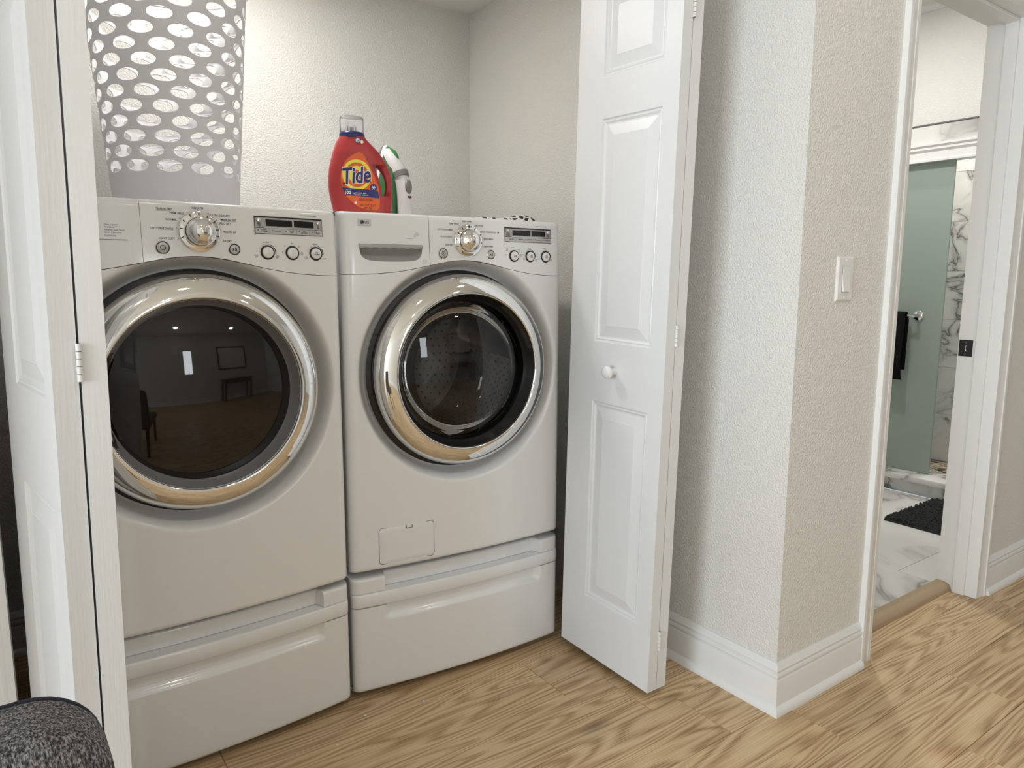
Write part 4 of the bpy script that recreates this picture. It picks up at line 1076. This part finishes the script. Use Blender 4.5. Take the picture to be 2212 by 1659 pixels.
# ------------------------------------------------------------------ tweed chair at the lower left
m_tweed = mat('grey_tweed', (.2, .2, .2), .95, spec=.15)
_tc = N(m_tweed, 'ShaderNodeTexCoord'); _mp = N(m_tweed, 'ShaderNodeMapping'); _mp.inputs['Scale'].default_value = (1, 1, .30); L(m_tweed, _tc, 'Object', _mp, 'Vector')
_n = N(m_tweed, 'ShaderNodeTexNoise', Scale=620.0, Detail=2.0, Roughness=.7); L(m_tweed, _mp, 'Vector', _n, 'Vector')
_r = ramp(m_tweed, [(.36, (.03, .03, .032)), (.50, (.12, .12, .122)), (.64, (.36, .36, .36))]); L(m_tweed, _n, 'Fac', _r, 'Fac')
_p = m_tweed.node_tree.nodes['Principled BSDF']; L(m_tweed, _r, 'Color', _p, 'Base Color')
_b = N(m_tweed, 'ShaderNodeBump', Strength=.8, Distance=.003); L(m_tweed, _n, 'Fac', _b, 'Height'); L(m_tweed, _b, 'Normal', _p, 'Normal')
ch = empty('upholstered_chair', (-.172, .60, -.012), .03); tag(ch, 'charcoal tweed upholstered chair with dark piping at the lower left', 'chair')
def outline(inset, w0=.236, w1=.214, z0=.40, z1=.852, r=.055):
    """rounded trapezoid: half width w0 at the seat, w1 at the top"""
    pts = []
    for sx, cz, a0 in ((1, z1-r, 0), (-1, z1-r, 90), (-1, z0+.03, 180), (1, z0+.03, 270)):
        rr_ = r if cz > .6 else .03
        w = w1 if cz > .6 else w0
        for i in range(9):
            a = radians(a0+90*i/8); pts.append((sx*(w-rr_)+(rr_-inset)*cos(a), cz+(rr_-inset)*sin(a)))
    return pts
br = MB(); rows = []
for o, y in ((.024, -.036), (.010, -.0335), (.003, -.028), (0, -.02), (0, .02), (.003, .028), (.010, .0335), (.024, .036)): rows.append([(x, y, z) for x, z in outline(o)])
br.grid(rows, closeu=True); k = len(rows[0]); br.f.append(tuple(range(k))); br.f.append(tuple(range(len(br.v)-k, len(br.v))))
br.build('backrest', m_tweed, ch, 60)
op = outline(.004); op = op+[op[0]]
m_pipe = mat('dark_piping', (.012, .014, .03), .8)
MB().tube([(x, .030, z) for x, z in op], .0030, 8, cap=False).build('piping', m_pipe, ch, 60)
MB().bbox(-.235, .235, -.47, -.02, .40, .49, .03, 4).build('seat', m_tweed, ch, 60)
m_leg = mat('dark_wood_leg', (.05, .03, .02), .4)
for x, y in ((-.2, -.43), (.2, -.43), (-.2, .0), (.2, .0)):
    MB().tube([(x, y, .41), (x*1.03, y+(.02 if y > -.1 else -.01), 0)], [.022, .014], 12).build('leg', m_leg, ch, 40)

# ------------------------------------------------------------------ furnishing behind the viewer (seen in the chrome and glass)
pf = empty('framed_print', (2.5, -2.4, 1.55)); tag(pf, 'black framed print on the wall behind the viewer', 'picture')
f = MB()
for a, b, c, d in ((-.60, .60, .38, .42), (-.60, .60, -.42, -.38), (-.60, -.56, -.38, .38), (.56, .60, -.38, .38)): f.box(a, b, .002, .03, c, d)
f.build('frame', m_black, pf); MB().box(-.56, .56, .002, .012, -.38, .38).build('print_sheet', m_paper, pf)
ct = empty('console_table', (2.5, -2.15, 0)); tag(ct, 'dark wooden console table behind the viewer', 'table')
m_dw = mat('dark_walnut', (.10, .055, .03), .4)
MB().bbox(-.6, .6, -.2, .2, .74, .78, .005).build('tabletop', m_dw, ct); MB().box(-.55, .55, -.17, .17, .62, .74).build('apron', m_dw, ct)
for x in (-.53, .53):
    for y in (-.15, .15): MB().bbox(x-.03, x+.03, y-.03, y+.03, 0, .63, .003, 1).build('leg', m_dw, ct)
# lint on the floor
m_lint = mat('lint', (.8, .78, .76), .9)
for x, y, lb_ in ((.868, 1.642, 'tiny white lint fluff on the planks before the washer pedestal'), (.707, 1.675, 'tiny white lint fluff at the gap between the pedestals'), (.60, 1.60, 'tiny white lint fluff on the planks before the dryer pedestal')):
    bm = bmesh.new(); bmesh.ops.create_icosphere(bm, subdivisions=1, radius=.0035)
    for v in bm.verts: v.co = Vector((v.co.x*random.uniform(.6, 1.5), v.co.y*random.uniform(.6, 1.3), v.co.z*.5+.0017))
    tag(MB().bm(bm).build('lint_fluff', m_lint, None, 180, loc=(x, y, .0002)), lb_, 'lint', 'lint bits on the floor')
